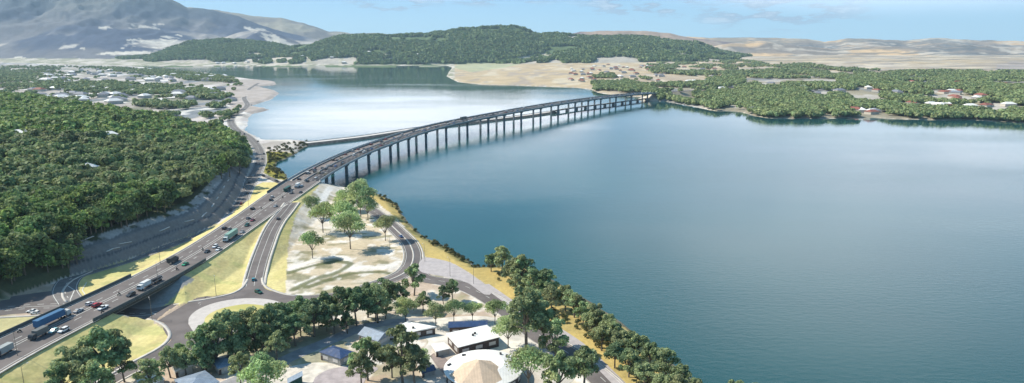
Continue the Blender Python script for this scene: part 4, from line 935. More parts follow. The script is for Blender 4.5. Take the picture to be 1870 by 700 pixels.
# ------------------------------------------------------------------ street lamps
def lamp_post():
    t = thing('street_lamp', 'x', 'street lamp', group='street lamps along the roads')
    mb = MB(); mb.cyl((0, 0, 0), (0, 0, 10.5), .13, .07, 8); mb.build('pole', M['lamp'], t)
    mb = MB(); mb.cyl((0, 0, 10.4), (2.0, 0, 10.9), .06, .05, 6); mb.build('arm', M['lamp'], t)
    mb = MB(); mb.box(2.3, 0, 10.92, .8, .3, .14); mb.build('lamp_head', M['lamp_head'], t); return t
lamp0 = lamp_post(); remember(lamp0)
for k_, (px_, py_, z_, rz, lab) in enumerate([
 (32, 650, 10, 1.2, 'thin street lamp on the highway edge below the long dark barrier'), (44, 702, 8, 1.2, 'thin street lamp standing on the big lawn at the picture bottom'), (278, 585, 3.1, 2.2, 'street lamp at the underpass mouth'),
 (293, 482, 10, -1.0, 'street lamp on the far edge of the highway above the overpass'), (289, 517, 10, 2.0, 'street lamp behind the white flatbed truck'), (395, 542, 3.1, 2.0, 'street lamp on the lawn kerb above the roundabout'),
 (454, 378, 8.5, 2.0, 'street lamp on the narrow lawn left of the highway'), (822, 505, 3.1, 2.2, 'street lamp in the middle of the paved plaza'), (776, 478, 3.1, 2.2, 'street lamp at the plaza corner by the road bend'), (865, 519, 3.1, 2.2, 'street lamp at the narrow end of the plaza'), (712, 460, 3.1, 0, 'street lamp inside the road bend beside the park')]):
    t = lamp0 if k_ == 0 else copy_tree(lamp0); x, y = P(px_, py_, z_); zz = max(float(ground(x, y)), 3.0); t.location = (x, y, zz if abs(zz - z_) < 4 else z_); t.rotation_euler = (0, 0, rz); t['label'] = lab

# ------------------------------------------------------------------ buildings by the shore road
def house(name, label, corners_px, z_wall, wall, roof, kind='hip', pitch=1.6, over=.5, wins=3, cat='house', vents=0):
    """corners: 4 base pixels going round"""
    c = PP(corners_px, 3.1); cen_ = c.mean(0); t = thing(name, label, cat, (float(cen_[0]), float(cen_[1]), 3.0)); q = c - cen_; zt = z_wall
    area2 = sum(q[i][0] * q[(i + 1) % 4][1] - q[(i + 1) % 4][0] * q[i][1] for i in range(4))
    if area2 < 0: q = q[::-1]
    mb = MB(); mb.add([(*p, 0) for p in q] + [(*p, zt) for p in q], [(i, (i + 1) % 4, 4 + (i + 1) % 4, 4 + i) for i in range(4)]); mb.build('wall', wall, t)
    u = [(p / np.linalg.norm(p)) * (np.linalg.norm(p) + over * 1.3) for p in q]; e01 = np.linalg.norm(q[1] - q[0]); e12 = np.linalg.norm(q[2] - q[1])
    if e01 < e12: u = u[1:] + u[:1]
    m1, m2 = (u[3] + u[0]) / 2, (u[1] + u[2]) / 2; mb = MB()
    if kind == 'hip': ins = .36 if abs(e01 - e12) > 3 else .46
    elif kind == 'gable': ins = 0.0
    else: ins = None
    if ins is not None:
        r1, r2 = m1 + (m2 - m1) * ins, m2 + (m1 - m2) * ins
        V = [(*p, zt) for p in u] + [(*r1, zt + pitch), (*r2, zt + pitch)] + [(*p, zt - .18) for p in u]
        mb.add(V, [(0, 1, 5, 4), (2, 3, 4, 5), (1, 2, 5), (3, 0, 4), (6, 7, 1, 0), (7, 8, 2, 1), (8, 9, 3, 2), (9, 6, 0, 3), (9, 8, 7, 6)])
    else:                      # mono pitch
        hs_ = [0, 0, pitch, pitch]; V = [(*p, zt + hs_[i]) for i, p in enumerate(u)] + [(*p, zt - .2) for p in u]
        mb.add(V, [(0, 1, 2, 3), (4, 5, 1, 0), (5, 6, 2, 1), (6, 7, 3, 2), (7, 4, 0, 3), (7, 6, 5, 4)])
    rf = mb.build('roof', roof, t)
    for i in range(4):
        a_, b_ = q[i], q[(i + 1) % 4]; d = b_ - a_; Ln = np.linalg.norm(d); ang = math.atan2(d[1], d[0]); n_ = np.array((d[1], -d[0])) / Ln
        if cen_[1] + (a_ + b_)[1] / 2 > cen_[1] + .1 * Ln: continue     # only the walls that face the shore road
        nw = max(1, int(Ln / 5)) if wins else 0
        for k in range(nw):
            p = a_ + d * (k + .5) / nw + n_ * .04; mb = MB(); mb.box(0, 0, 0, Ln / nw * .5, .08, 1.4, rz=ang); w_ = mb.build('window', M['window'], t, loc=(p[0], p[1], zt * .52))
            mb = MB(); mb.box(0, 0, -.78, Ln / nw * .55, .2, .1, rz=ang); mb.build('sill', M['kerb'], w_)
    i = int(np.argmin([(q[j] + q[(j + 1) % 4])[1] for j in range(4)])); a_, b_ = q[i], q[(i + 1) % 4]; d = b_ - a_; Ln = np.linalg.norm(d); n_ = np.array((d[1], -d[0])) / Ln; p = a_ + d * .5 / max(1, int(Ln / 5)) * 0 + d * .06 + n_ * .05
    mb = MB(); mb.box(0, 0, 1.05, .95, .08, 2.1, rz=math.atan2(d[1], d[0])); mb.build('door', M['wall_brown'], t, loc=(p[0], p[1], 0))
    for k in range(vents):
        p = (u[0] * (.3 + .2 * k) + u[2] * (.7 - .2 * k)) * .35 * (1 + k); mb = MB(); mb.box(0, 0, .3, .9, .7, 1.0); mb.build('vent', M['vent'], rf, loc=(p[0], p[1], zt + (.1 if kind == 'flat' else .5) + pitch * .4))
    return t
house('house', 'grey walled house with navy hip roof behind the leafy pair of trees', [(586, 657), (622, 669), (646, 657), (610, 646)], 3.6, M['wall_grey'], M['roof_navy'], 'hip', 1.4, wins=3)
house('house', 'house with pale blue gabled roof beside the street', [(656, 622), (690, 634), (712, 622), (680, 611)], 3.0, M['wall_cream'], M['roof_slate'], 'gable', 2.2)
house('house', 'long brown building with flat white roof along the street', [(700, 622), (752, 618), (795, 611), (745, 602)], 3.4, M['wall_brown'], M['roof_white'], 'flat', .5, vents=1)
house('shed', 'brown brick hall with glossy navy metal roof beyond the white roofed hall', [(821, 613), (888, 610), (889, 600), (822, 602)], 4.0, M['wall_brown'], M['roof_navy'], 'gable', 1.2, wins=2, cat='hall')
house('hall', 'brown hall under a big plain white roof beside the round hall', [(838, 652), (911, 633), (888, 614), (818, 629)], 4.6, M['wall_brown'], M['roof_white'], 'flat', .7, wins=2, cat='hall', vents=2)
house('carport', 'small flat white carport roof next to the brown hall', [(797, 652), (820, 646), (810, 636), (790, 640)], 2.6, M['wall_cream'], M['roof_white'], 'flat', .2, wins=0, cat='carport')
house('shed', 'small dark navy roofed shed beside the brown driveway', [(772, 690), (794, 684), (789, 675), (769, 680)], 2.2, M['wall_grey'], M['roof_navy'], 'gable', .8, wins=0, cat='shed')
house('house', 'white roofed house half hidden under eucalypts by the lower road', [(322, 690), (352, 680), (338, 664), (312, 670)], 3.2, M['wall_cream'], M['roof_white'], 'gable', 1.4)
house('house', 'pale roofed house behind the trees at the picture bottom', [(340, 735), (400, 712), (375, 692), (322, 708)], 3.4, M['wall_cream'], M['roof_slate'], 'hip', 1.6)
house('house', 'white gabled house between tree trunks close to the street start', [(262, 722), (300, 706), (284, 692), (250, 704)], 3.2, M['wall_cream'], M['roof_white'], 'gable', 1.5)
house('house', 'low pale roofed house on the near corner of the street', [(400, 685), (440, 672), (424, 658), (388, 668)], 3.0, M['wall_cream'], M['roof_slate'], 'hip', 1.3)
# dark green gate shed
gx, gy = P(540, 703, 3.1); t = thing('garden_shed', 'dark green clad shed with sloping top at the picture bottom', 'shed', (gx, gy, 3)); mb = MB(); mb.prof([(-2.5, 0), (-2.5, 2.2), (2.5, 4.2), (2.5, 0)], 3.4); mb.build('wall', M['green_wall'], t).rotation_euler = (0, 0, .35)
mb = MB(); mb.prof([(-2.9, 2.1), (-2.9, 2.25), (2.8, 4.5), (2.8, 4.35)], 4.0); mb.build('roof', M['roof_slate'], t).rotation_euler = (0, 0, .35)
# round hall
rc = P(883, 690, 3.1); t = thing('round_hall', 'round white roofed hall with a tan cone in its middle', 'hall', (rc[0], rc[1], 3.0)); n = 32; Rr = 15.5
def ringp(r, z, n=32, ph=0): return [(r * math.cos(2 * math.pi * i / n + ph), r * math.sin(2 * math.pi * i / n + ph), z) for i in range(n)]
mb = MB(); mb.add(ringp(Rr - .8, 0) + ringp(Rr - .8, 4.4), [(i, (i + 1) % n, n + (i + 1) % n, n + i) for i in range(n)]); mb.build('wall', M['wall_brown'], t)
mb = MB(); mb.add(ringp(Rr, 4.2) + ringp(Rr, 4.55) + ringp(8.2, 6.6), [(i, (i + 1) % n, n + (i + 1) % n, n + i) for i in range(n)] + [(n + i, n + (i + 1) % n, 2 * n + (i + 1) % n, 2 * n + i) for i in range(n)] + [tuple(range(2 * n, 3 * n))]); rf = mb.build('roof', M['roof_white'], t)
mb = MB(); mb.add([(p[0] - 1.5, p[1] - 5.0, p[2]) for p in ringp(11.4, 4.9, 8, .2)] + [(-1.5, -5.0, 10.2)], [(i, (i + 1) % 8, 8) for i in range(8)]); mb.build('cone_roof', M['roof_tan'], t)
for a_, r_ in ((2.4, 11), (.9, 10.6), (.35, 12.2), (3.1, 13.4), (.65, 11.4)): mb = MB(); mb.box(0, 0, .3, 1.6, .8, .5, rz=a_ + .8); mb.build('roof_vent', M['vent'], rf, loc=(r_ * math.cos(a_), r_ * math.sin(a_), 4.55 + (Rr - r_) * .28))
for k in range(9):
    a_ = -2.9 + k * .32; mb = MB(); mb.box(0, 0, 0, 2.4, .12, 1.5, rz=a_ + math.pi / 2); mb.build('window', M['window'], t, loc=((Rr - .72) * math.cos(a_), (Rr - .72) * math.sin(a_), 2.4))

# ------------------------------------------------------------------ trees
def leaf_quads(r, pts, nrm, size, droop=0):
    """one bent leaf clump (quad) per point; outward-leaning random orientation"""
    n = len(pts); d = nrm + r.normal(0, .75, (n, 3)); d /= np.linalg.norm(d, axis=1)[:, None]
    a = np.cross(d, r.normal(0, 1, (n, 3))); a /= np.linalg.norm(a, axis=1)[:, None]; b = np.cross(d, a)
    s = size * r.uniform(.6, 1.25, (n, 1)); s2 = s * r.uniform(.55, 1.0, (n, 1))
    v = np.stack([pts - a * s - b * s2 * .6, pts + a * s * .5 - b * s2, pts + a * s + b * s2 * .5, pts - a * s * .4 + b * s2], 1).reshape(-1, 3)
    return v, np.arange(4 * n).reshape(n, 4)
def crown_points(r, lobes, n, shell=.45):
    w = np.array([l[3] * l[4] for l in lobes]) ** .9; w /= w.sum(); P_, N_ = [], []
    for l, k in zip(lobes, r.multinomial(n, w)):
        d = r.normal(0, 1, (k, 3)); d /= np.linalg.norm(d, axis=1)[:, None]; d[:, 2] = np.where(d[:, 2] < -.35, -d[:, 2], d[:, 2])
        rad = 1 - shell * r.random((k, 1)) ** 1.6; P_.append(np.array(l[:3]) + d * rad * np.array((l[3], l[3], l[4]))); N_.append(d)
    return np.vstack(P_), np.vstack(N_)
def tree_kind(kind, seed):
    """meshes (trunk, crown) about unit size: returns with height h metres"""
    r = np.random.default_rng(seed); mb = MB()
    if kind == 'euc':
        h, W = 17.0, 6.0; lobes = []; fork = h * r.uniform(.28, .4); mb.cyl((0, 0, -1), (r.normal() * .3, r.normal() * .3, fork), .42, .30, 8)
        nl = 16 + r.integers(0, 5)
        for i in range(nl):
            a = 2 * math.pi * (i / nl + r.uniform(-.06, .06)); rr = W * r.uniform(.38, .74) * (.3 if i == 0 else 1); z = h * (r.uniform(.36, .58) if i % 2 else r.uniform(.56, .84)); rr *= 1.12 - .55 * max(0, z / h - .55) / .3; z *= 1.05 if i == 0 else 1; c = (rr * math.cos(a), rr * math.sin(a), min(z, h * .86))
            lobes.append((*c, r.uniform(1.1, 2.2), r.uniform(1.0, 1.9))); m = (c[0] * .45, c[1] * .45, fork + (c[2] - fork) * .5)
            mb.cyl((0, 0, fork - .6), m, .20, .13, 6); mb.cyl(m, (c[0], c[1], c[2] + .3), .13, .05, 6)
        lobes.append((0, 0, h * .66, 2.2, 3.0)); p, q = crown_points(r, lobes, 3000); v, f = leaf_quads(r, p, q, .38); lm = M['leaf_euc']
    elif kind == 'light':
        h, W = 12.0, 6.0; fork = h * .32; mb.cyl((0, 0, -1), (0, 0, fork), .22, .16, 8); lobes = []
        for i in range(9):
            a = 2 * math.pi * i / 9 + r.uniform(-.2, .2); rr = W * (.62 if i % 3 else .3); c = (rr * math.cos(a), rr * math.sin(a), h * r.uniform(.52, .76) + (1.2 if rr < 3 else 0)); lobes.append((*c, 2.6, 2.2))
            m = (c[0] * .5, c[1] * .5, fork + (c[2] - fork) * .6); mb.cyl((0, 0, fork - .4), m, .13, .08, 5); mb.cyl(m, (c[0], c[1], c[2] + .6), .08, .03, 5)
        lobes.append((0, 0, h * .74, 3.4, 3.0)); p, q = crown_points(r, lobes, 3400, .8); v, f = leaf_quads(r, p, q, .27); lm = M['leaf_light']
    elif kind == 'forest':
        h, W = 15.0, 6.2; mb.cyl((0, 0, -2), (0, 0, h * .6), .38, .2, 6); lobes = [(0, 0, h * .62, 3.6, 4.2)]
        for i in range(8):
            a = 2 * math.pi * i / 8 + r.uniform(-.3, .3); rr = W * r.uniform(.4, .68); c = (rr * math.cos(a), rr * math.sin(a), h * r.uniform(.26, .80)); lobes.append((*c, r.uniform(1.8, 2.9), r.uniform(1.6, 2.5)))
            mb.cyl((0, 0, h * .35), (c[0] * .8, c[1] * .8, c[2]), .13, .05, 5)
        p, q = crown_points(r, lobes, 850); v, f = leaf_quads(r, p, q, .62); lm = M['leaf_forest']
    elif kind == 'shrub':
        mb.cyl((0, 0, -.3), (0, 0, .8), .08, .05, 5); p, q = crown_points(r, [(0, 0, .9, 1.1, .9), (.6, .3, .7, .7, .6), (-.5, -.4, .7, .7, .6)], 130, .7); v, f = leaf_quads(r, p, q, .22); lm = M['leaf_shrub']
    return mb.mesh(kind + '_trunk', M['trunk']), mesh_np(kind + '_crown', v, f, lm)
EUC = [tree_kind('euc', 100 + i) for i in range(6)]; LIGHT = [tree_kind('light', 200 + i) for i in range(4)]; FOR = [tree_kind('forest', 300 + i) for i in range(6)]; SHR = [tree_kind('shrub', 400 + i) for i in range(4)]
rt = random.Random(11)
def plant(name, var, x, y, z, sc, label, cat, group, sz=None):
    t = thing(name, label, cat, (x, y, z), rt.uniform(0, 6.28), group); t.scale = (sc, sc, sz or sc * rt.uniform(.92, 1.08)); link('trunk' if cat != 'shrub' else 'stem', var[0], t); link('crown' if cat != 'shrub' else 'foliage', var[1], t); return t
def tree_px(kind, px, base_y, width_px, label, group, tall=1.0):
    """tree by the pixel of its foot and the pixel width of its crown"""
    x, y, z = ground_px(px, base_y); z = max(z, .8); dist = math.sqrt(x * x + y * y + (H - z) ** 2); wm = width_px * dist / F
    ref = {'euc': 12.5, 'light': 12.2, 'forest': 13}[kind]; sc = wm / ref
    plant({'euc': 'eucalypt_tree', 'light': 'round_tree', 'forest': 'forest_tree'}[kind], rt.choice({'euc': EUC, 'light': LIGHT, 'forest': FOR}[kind]), x, y, z - .1, sc, label, 'tree', group, sc * tall)
# park trees and street trees: pale green, round
for px_, by, w_, lab in [
 (570, 395, 34, 'small pale green tree farthest up the park, close to the ramp'), (590, 425, 50, 'pale green park tree over a dark round shadow, below the small one'), (571, 472, 46, 'round pale green tree standing alone at the ramp side of the park'),
 (627, 385, 34, 'pale green tree at the far side of the park between two bigger ones'), (640, 455, 64, 'broad pale green tree in the very middle of the park'), (629, 425, 54, 'pale green tree just behind the broad middle park tree'),
 (659, 397, 62, 'tallest pale green tree beside the loop road at the park top'), (672, 402, 40, 'pale green tree leaning over the loop road beside the tallest park tree'), (704, 440, 44, 'lone pale green tree on the loop road edge, towards the bend'), (641, 388, 26, 'small dense tree tucked behind the park trees')]:
    tree_px('light', px_, by, w_, lab, 'pale green park trees', 1.12)
for px_, by, w_, lab in [
 (741, 592, 48, 'pale green street tree next to the dark tree row'), (796, 596, 44, 'second pale green street tree from the dark tree row'), (829, 590, 44, 'third pale green street tree from the dark tree row'), (863, 588, 38, 'thin crowned street tree, fourth from the dark tree row'),
 (904, 592, 46, 'pale green street tree nearest the shore road, last of its row'), (928, 636, 60, 'pale green tree beside the dark broad tree and the white roofed hall'), (965, 716, 84, 'pale green tree touching the round hall roof'), (485, 735, 80, 'pale green treetop at the picture bottom, by the green shed'), (768, 678, 40, 'pale green tree among the eucalypts before the white roofed halls'),
 (560, 610, 36, 'light green tree within the long eucalypt row')]:
    tree_px('light', px_, by, w_, lab, 'pale green street trees', 1.05)
EU = [ # px, foot y, crown width, label
 (196, 705, 76, 'tallest eucalypt of the dark clump on the big lower lawn'), (150, 722, 66, 'eucalypt at the outer end of the clump on the big lower lawn'), (228, 698, 44, 'slender eucalypt at the road end of the clump on the big lower lawn'), (118, 738, 50, 'low eucalypt in front of the clump on the big lower lawn'), (180, 742, 54, 'nearest bushy eucalypt of the clump on the big lower lawn'),
 (276, 718, 44, 'small eucalypt by the white gabled house'), (312, 690, 40, 'small eucalypt on the road verge, first of the long row'), (332, 668, 30, 'smallest eucalypt of the long row by the road'), (372, 672, 52, 'eucalypt with bare forked trunk at the near start of the tall row'),
 (398, 668, 58, 'dark eucalypt hiding the house behind the roundabout'), (422, 655, 62, 'tall eucalypt standing over the roundabout apron'), (449, 640, 60, 'tall eucalypt against the yellow roundabout lawn'), (470, 650, 54, 'eucalypt with pale trunk on the street side of the roundabout'), (494, 634, 58, 'tall eucalypt covering the apron end of the roundabout'),
 (520, 622, 52, 'eucalypt in front of the foot of the exit ramp'), (540, 632, 50, 'broad eucalypt before the triangular lawn tip'), (548, 600, 46, 'eucalypt on the far edge of the row below the park corner'), (574, 615, 54, 'dark eucalypt in the row before the park ditch'), (596, 598, 50, 'eucalypt in mid row below the curved park tracks'), (610, 610, 46, 'eucalypt in mid row close to the street'),
 (628, 592, 52, 'dense eucalypt below the park tracks'), (652, 596, 54, 'dark full eucalypt over the street bend'), (672, 580, 50, 'dark eucalypt where the row nears the street bend'), (690, 590, 54, 'darkest eucalypt at the street bend'), (708, 566, 48, 'eucalypt nearest the loop road bend'), (728, 568, 42, 'eucalypt between the loop road and the pale street trees'), (506, 660, 40, 'small shaded eucalypt beside the pale street'), (440, 700, 40, 'small eucalypt on the near corner of the street'),
 (756, 540, 44, 'green eucalypt alone in the fork of the loop and shore roads'), (826, 552, 34, 'bushy eucalypt below the shore road verge'), (810, 555, 26, 'small bushy eucalypt on the shore road verge'), (773, 572, 30, 'low eucalypt behind the pale street trees'),
 (672, 695, 62, 'leafy eucalypt beside the navy roofed grey house'), (660, 704, 46, 'front eucalypt of the pair beside the navy roofed house'), (736, 700, 80, 'broad leafy eucalypt in the middle before the halls'), (758, 706, 58, 'eucalypt right next to the broad one before the halls'), (716, 690, 44, 'thin eucalypt between the two leafy ones before the halls'),
 (962, 646, 92, 'big dark eucalypt between the white hall and the shore road'), (990, 636, 64, 'eucalypt behind the big dark one, against the road'), (1012, 660, 60, 'sparse eucalypt with bare white limbs on the road verge'), (1066, 716, 66, 'grey green eucalypt at the picture bottom in the road bend'), (1020, 735, 70, 'low eucalypt before the sparse one at the picture bottom'),
]
for px_, by, w_, lab in EU: tree_px('euc', px_, by, w_ * 1.05, lab, 'eucalypts around the houses and roundabout', 1.0)
fill = rt
for pts, n_, lab, grp in (([(325, 690), (380, 676), (440, 660), (500, 645), (560, 618), (620, 604), (690, 588), (735, 572)], 30, 'low eucalypt filling the dense tree row below the roundabout and park', 'low eucalypts in the dense row'),):
    xs_, ys_ = [p[0] for p in pts], [p[1] for p in pts]
    for k_ in range(n_):
        px_ = fill.uniform(xs_[0], xs_[-1]); tree_px('euc', px_, float(np.interp(px_, xs_, ys_)) + fill.gauss(-3, 7), fill.uniform(24, 44), lab, grp, fill.uniform(.75, .95))
coast_t = [(893, 494, 40), (912, 503, 46), (934, 518, 50), (955, 522, 52), (946, 540, 44), (975, 548, 46), (1002, 548, 52), (1012, 565, 52), (1035, 566, 52), (1045, 580, 46), (1064, 590, 48), (1085, 606, 50), (1078, 612, 44), (1108, 622, 50), (1098, 640, 54), (1125, 634, 44), (1138, 652, 54), (1126, 668, 50), (1160, 664, 54), (1152, 690, 58), (1185, 682, 54), (1180, 712, 60), (1212, 700, 56), (1205, 728, 56), (1242, 718, 52), (1236, 748, 60), (1268, 738, 40), (1345, 762, 70), (1382, 778, 60)]
dsc = ['leafy', 'tall', 'grey green', 'bushy', 'dark', 'broad', 'rounded']
for k_, (px_, by, w_) in enumerate(coast_t):
    tree_px('euc', px_ + rt.uniform(-5, 5), by + rt.uniform(-5, 5), w_ * rt.uniform(.80, 1.15), f'{dsc[k_ % 7]} eucalypt on the golden water\'s edge, {od[k_]} one counting from the plaza', 'eucalypts along the water edge', .88)
ns = 0
for k_ in range(400):
    px_ = rt.uniform(900, 1290); py_ = float(np.interp(px_, [900, 1000, 1100, 1200, 1290], [500, 556, 628, 705, 765])) + rt.gauss(0, 9); x, y, z = ground_px(px_, py_)
    if .5 < z < 3.2 and ns < 60: plant('shrub', rt.choice(SHR), x, y, z - .1, rt.uniform(.9, 1.8), 'low shrub growing under the eucalypts along the water edge', 'shrub', 'shrubs under the shore eucalypts'); ns += 1
# shrubs on the banks
ns = 0
for k_ in range(700):
    px_ = rt.uniform(690, 1000); t_ = (px_ - 690) / 310; x, y, z = ground_px(px_, np.interp(px_, [690, 720, 745, 790, 840, 880, 1000], [352, 368, 400, 437, 462, 487, 508]) + rt.gauss(2, 5))
    if .3 < z < 2.9 and ns < 120:
        plant('shrub', rt.choice(SHR), x, y, z - .1, rt.uniform(.7, 1.5), 'small dark shrub on the golden shore bank between the bridge and the tree row', 'shrub', 'shrubs on the golden bank'); ns += 1
ns = 0
for k_ in range(900):
    px_, py_ = rt.uniform(478, 572), rt.uniform(254, 332)
    if not inside(np.array([px_]), np.array([py_]), vegspit)[0]: continue
    x, y, z = ground_px(px_, py_)
    if z > .3 and ns < 110 and np.min(np.hypot(leftrd[:, 0] - x, leftrd[:, 1] - y)) > 9: plant('shrub', rt.choice(SHR), x, y, z - .2, rt.uniform(1.2, 2.2), 'olive shrub on the overgrown bank where the old causeway starts', 'shrub', 'shrubs at the causeway root'); ns += 1

# ---- wooded hill: sample feet, nearest ones as things, the rest as one wood
fpoly_px = [(-160, 760), (-200, 575), (0, 543), (60, 522), (112, 504), (150, 485), (148, 440), (200, 428), (240, 412), (286, 396), (323, 380), (360, 364), (385, 344), (404, 331), (436, 322), (452, 300), (450, 275), (430, 262), (410, 246), (360, 238), (300, 224), (220, 214), (140, 202), (60, 186), (-160, 182), (-500, 190), (-500, 760)]
cand = []
for gy_ in np.arange(245, 1700, 9.2):
    for gx_ in np.arange(-1000, -120, 9.2):
        cand.append((gx_ + rt.uniform(-4, 4), gy_ + rt.uniform(-4, 4)))
for gy_ in np.arange(240, 430, 6.6):
    for gx_ in np.arange(-520, -215, 6.6): cand.append((gx_ + rt.uniform(-2.5, 2.5), gy_ + rt.uniform(-2.5, 2.5)))
cand = np.array(cand); cz = ground(cand[:, 0], cand[:, 1]); cpx, cpy = proj(cand[:, 0], cand[:, 1], cz)
ok = inside(cpx, cpy, fpoly_px) & (cpx > -90) & inside(cand[:, 0], cand[:, 1], hillfoot)
dcut = dist_line(cand[:, 0], cand[:, 1], hillfoot, True); ok &= ~((dcut < 17) & (cand[:, 1] < 640) & (cpx > 150)); ok &= dcut > 3
gap = fbm(cand[:, 0] / 26, cand[:, 1] / 26, 2, 123); ok &= gap < np.where(cand[:, 1] < 430, 1.0, .72)
ft = cand[ok]; fz = cz[ok]; fpx, fpy = cpx[ok], cpy[ok]; dd_ = np.hypot(ft[:, 0], ft[:, 1]); order = np.argsort(dd_)
NI = 290
def far_crowns(name, pts, hs, ws, nq, size, m, label, seed, kind='stuff'):
    """many small crowns merged: the far woods"""
    r = np.random.default_rng(seed); n = len(pts); c = np.repeat(pts, nq, 0); hh = np.repeat(hs, nq); ww = np.repeat(ws, nq); k = len(c)
    d = r.normal(0, 1, (k, 3)); d /= np.linalg.norm(d, axis=1)[:, None]; rad = (.55 + .45 * r.random(k)); d[:, 2] = np.where(d[:, 2] < -.4, -d[:, 2], d[:, 2])
    lob = np.repeat(r.normal(0, .16, (n, 3)), nq, 0) * np.sign(r.normal(0, 1, (k, 1)))
    p = c + np.stack([(d[:, 0] * rad + lob[:, 0]) * ww * .5, (d[:, 1] * rad + lob[:, 1]) * ww * .5, hh * (.58 + .36 * d[:, 2] * rad)], 1)
    s = (size * ww / 11)[:, None]
    a = np.cross(d + r.normal(0, .5, (k, 3)), r.normal(0, 1, (k, 3))); a /= np.linalg.norm(a, axis=1)[:, None]; b = np.cross(d, a); s2 = s * r.uniform(.6, 1, (k, 1))
    v = np.stack([p - a * s - b * s2 * .5, p + a * s * .4 - b * s2, p + a * s + b * s2 * .4, p - a * s * .5 + b * s2], 1).reshape(-1, 3)
    o = link(name, mesh_np(name, v, np.arange(4 * k).reshape(k, 4), m)); tag(o, label, kind=kind); return o
rimj = sorted([j for j in order[:NI] if not (fpx[j] < 135 and fpy[j] > 430) and dcut[ok][j] < 36], key=lambda j: ft[j][1]); rimk = {j: i for i, j in enumerate(rimj)}
for j in order[:NI]:
    x, y = ft[j]; ax, ay = fpx[j], fpy[j]
    if ax < 135 and ay > 430: lab = 'dense dark forest tree at the foot of the hill beside the junction road'
    elif j in rimk and rimk[j] < 40: lab = f'green forest tree on the rim of the shaded cutting, {od[rimk[j]]} from its junction end'
    else: lab = 'green forest tree inside the wooded hill above the road cutting'
    plant('forest_tree', rt.choice(FOR), float(x), float(y), float(fz[j]) - .3, rt.choice([rt.uniform(.8, 1.1), rt.uniform(1.05, 1.55)]), lab, 'tree', 'rim trees above the shaded cutting' if 'rim' in lab else lab.replace('tree', 'trees', 1))
rest = order[NI:]; rp = np.stack([ft[rest, 0], ft[rest, 1], fz[rest] - .5], 1); rr_ = np.random.default_rng(5)
nn = np.where(dd_[rest] < 800, 1, 0)
a1 = nn == 1
far_crowns('woodland', rp[a1], rr_.uniform(11, 21, a1.sum()), rr_.uniform(9, 18, a1.sum()), 230, 1.15, M['leaf_forest'], 'wooded hillside of dense green trees above the road cutting', 51)
far_crowns('woodland', rp[~a1], rr_.uniform(11, 20, (~a1).sum()), rr_.uniform(9, 18, (~a1).sum()), 90, 1.6, M['leaf_forest'], 'far part of the wooded hill towards the town flats', 52)
# edge tree group by the old road (the bright big one)
for k_, (px_, by, w_) in enumerate([(438, 318, 34), (420, 324, 36), (445, 300, 30), (428, 300, 34), (405, 328, 34), (442, 280, 26)]):
    tree_px('forest', px_, by, w_, f'bright green tree bulging over the old road, {od[k_]} of the cluster at the hill\'s tip', 'bright trees at the tip of the wooded hill', 1.15)

# ---- distant woods on the shores
def scatter(y0, y1, x0, x1, step_n, cond, seed):
    r = np.random.default_rng(seed); Yr = np.exp(r.uniform(math.log(y0), math.log(y1), step_n) * 1.0); Xr = r.uniform(x0, x1, step_n) * Yr
    z = ground(Xr, Yr); px_, py_ = proj(Xr, Yr, z); k = cond(Xr, Yr, z, px_, py_); return np.stack([Xr[k], Yr[k], z[k] - .5], 1), px_[k], py_[k]
town_w = [(-80, 122), (160, 122), (300, 128), (420, 142), (445, 152), (425, 170), (420, 190), (440, 196), (420, 240), (300, 214), (140, 198), (-80, 186)]
pen_w = [(1010, 152), (1040, 136), (1100, 132), (1180, 140), (1180, 120), (1230, 108), (1330, 104), (1400, 118), (1480, 118), (1520, 126), (1620, 130), (1750, 132), (1960, 134), (1960, 250), (1700, 232), (1420, 226), (1340, 212), (1215, 190), (1180, 180), (1100, 176), (1070, 164)]
def c_town(X, Y, z, a, b):
    band = inside(a, b, [(-80, 118), (120, 122), (90, 140), (60, 150), (60, 160), (-80, 170)]) | inside(a, b, [(60, 149), (200, 152), (330, 160), (400, 170), (408, 184), (280, 180), (60, 164)]) | inside(a, b, [(225, 187), (330, 190), (425, 196), (410, 205), (260, 199)]) | inside(a, b, [(120, 122), (290, 127), (370, 136), (445, 147), (430, 153), (330, 146), (200, 130)])
    fb = fbm(X / 40, Y / 80, 3, 77)
    return inside(a, b, town_w) & (z > 1.5) & (band & (fb > .47) | (fb > .72))
P1, _, _ = scatter(900, 4200, -.80, -.38, 26000, c_town, 1)
far_crowns('town_trees', P1, rng.uniform(8, 14, len(P1)), rng.uniform(8, 14, len(P1)), 26, 3.0, M['leaf_far'], 'tree belts between the streets of the far left town', 53)
def c_pen(X, Y, z, a, b):
    dens = fbm(X / 75, Y / 150, 3, 88); dn = .44 - .10 * sst(1250, 1300, a) * sst(1600, 1540, a) * sst(165, 175, b) + .10 * sst(1400, 1180, a) * sst(150, 144, b) + .015 * sst(1080, 1110, a) * sst(1320, 1290, a) * sst(148, 154, b) + .09 * sst(1560, 1700, a) * sst(160, 175, b) * sst(208, 200, b) + .05 * sst(1560, 1500, a) * sst(160, 150, b)
    return inside(a, b, pen_w) & (z > .5) & ((dens > dn) | (b > 209) & (dens > .36)) & (fbm(X / 30, Y / 60, 2, 188) > .30) & (abs(b - 150) > np.where((a > 1360) & (a < 1530), 5, 0)) & ~inside(a, b, [(1640, 192), (1880, 194), (1880, 204), (1700, 202), (1640, 198)]) & ~inside(a, b, [(1190, 138), (1290, 140), (1290, 152), (1190, 156)])
P2, a2, b2 = scatter(1060, 4300, .12, .86, 75000, c_pen, 2)
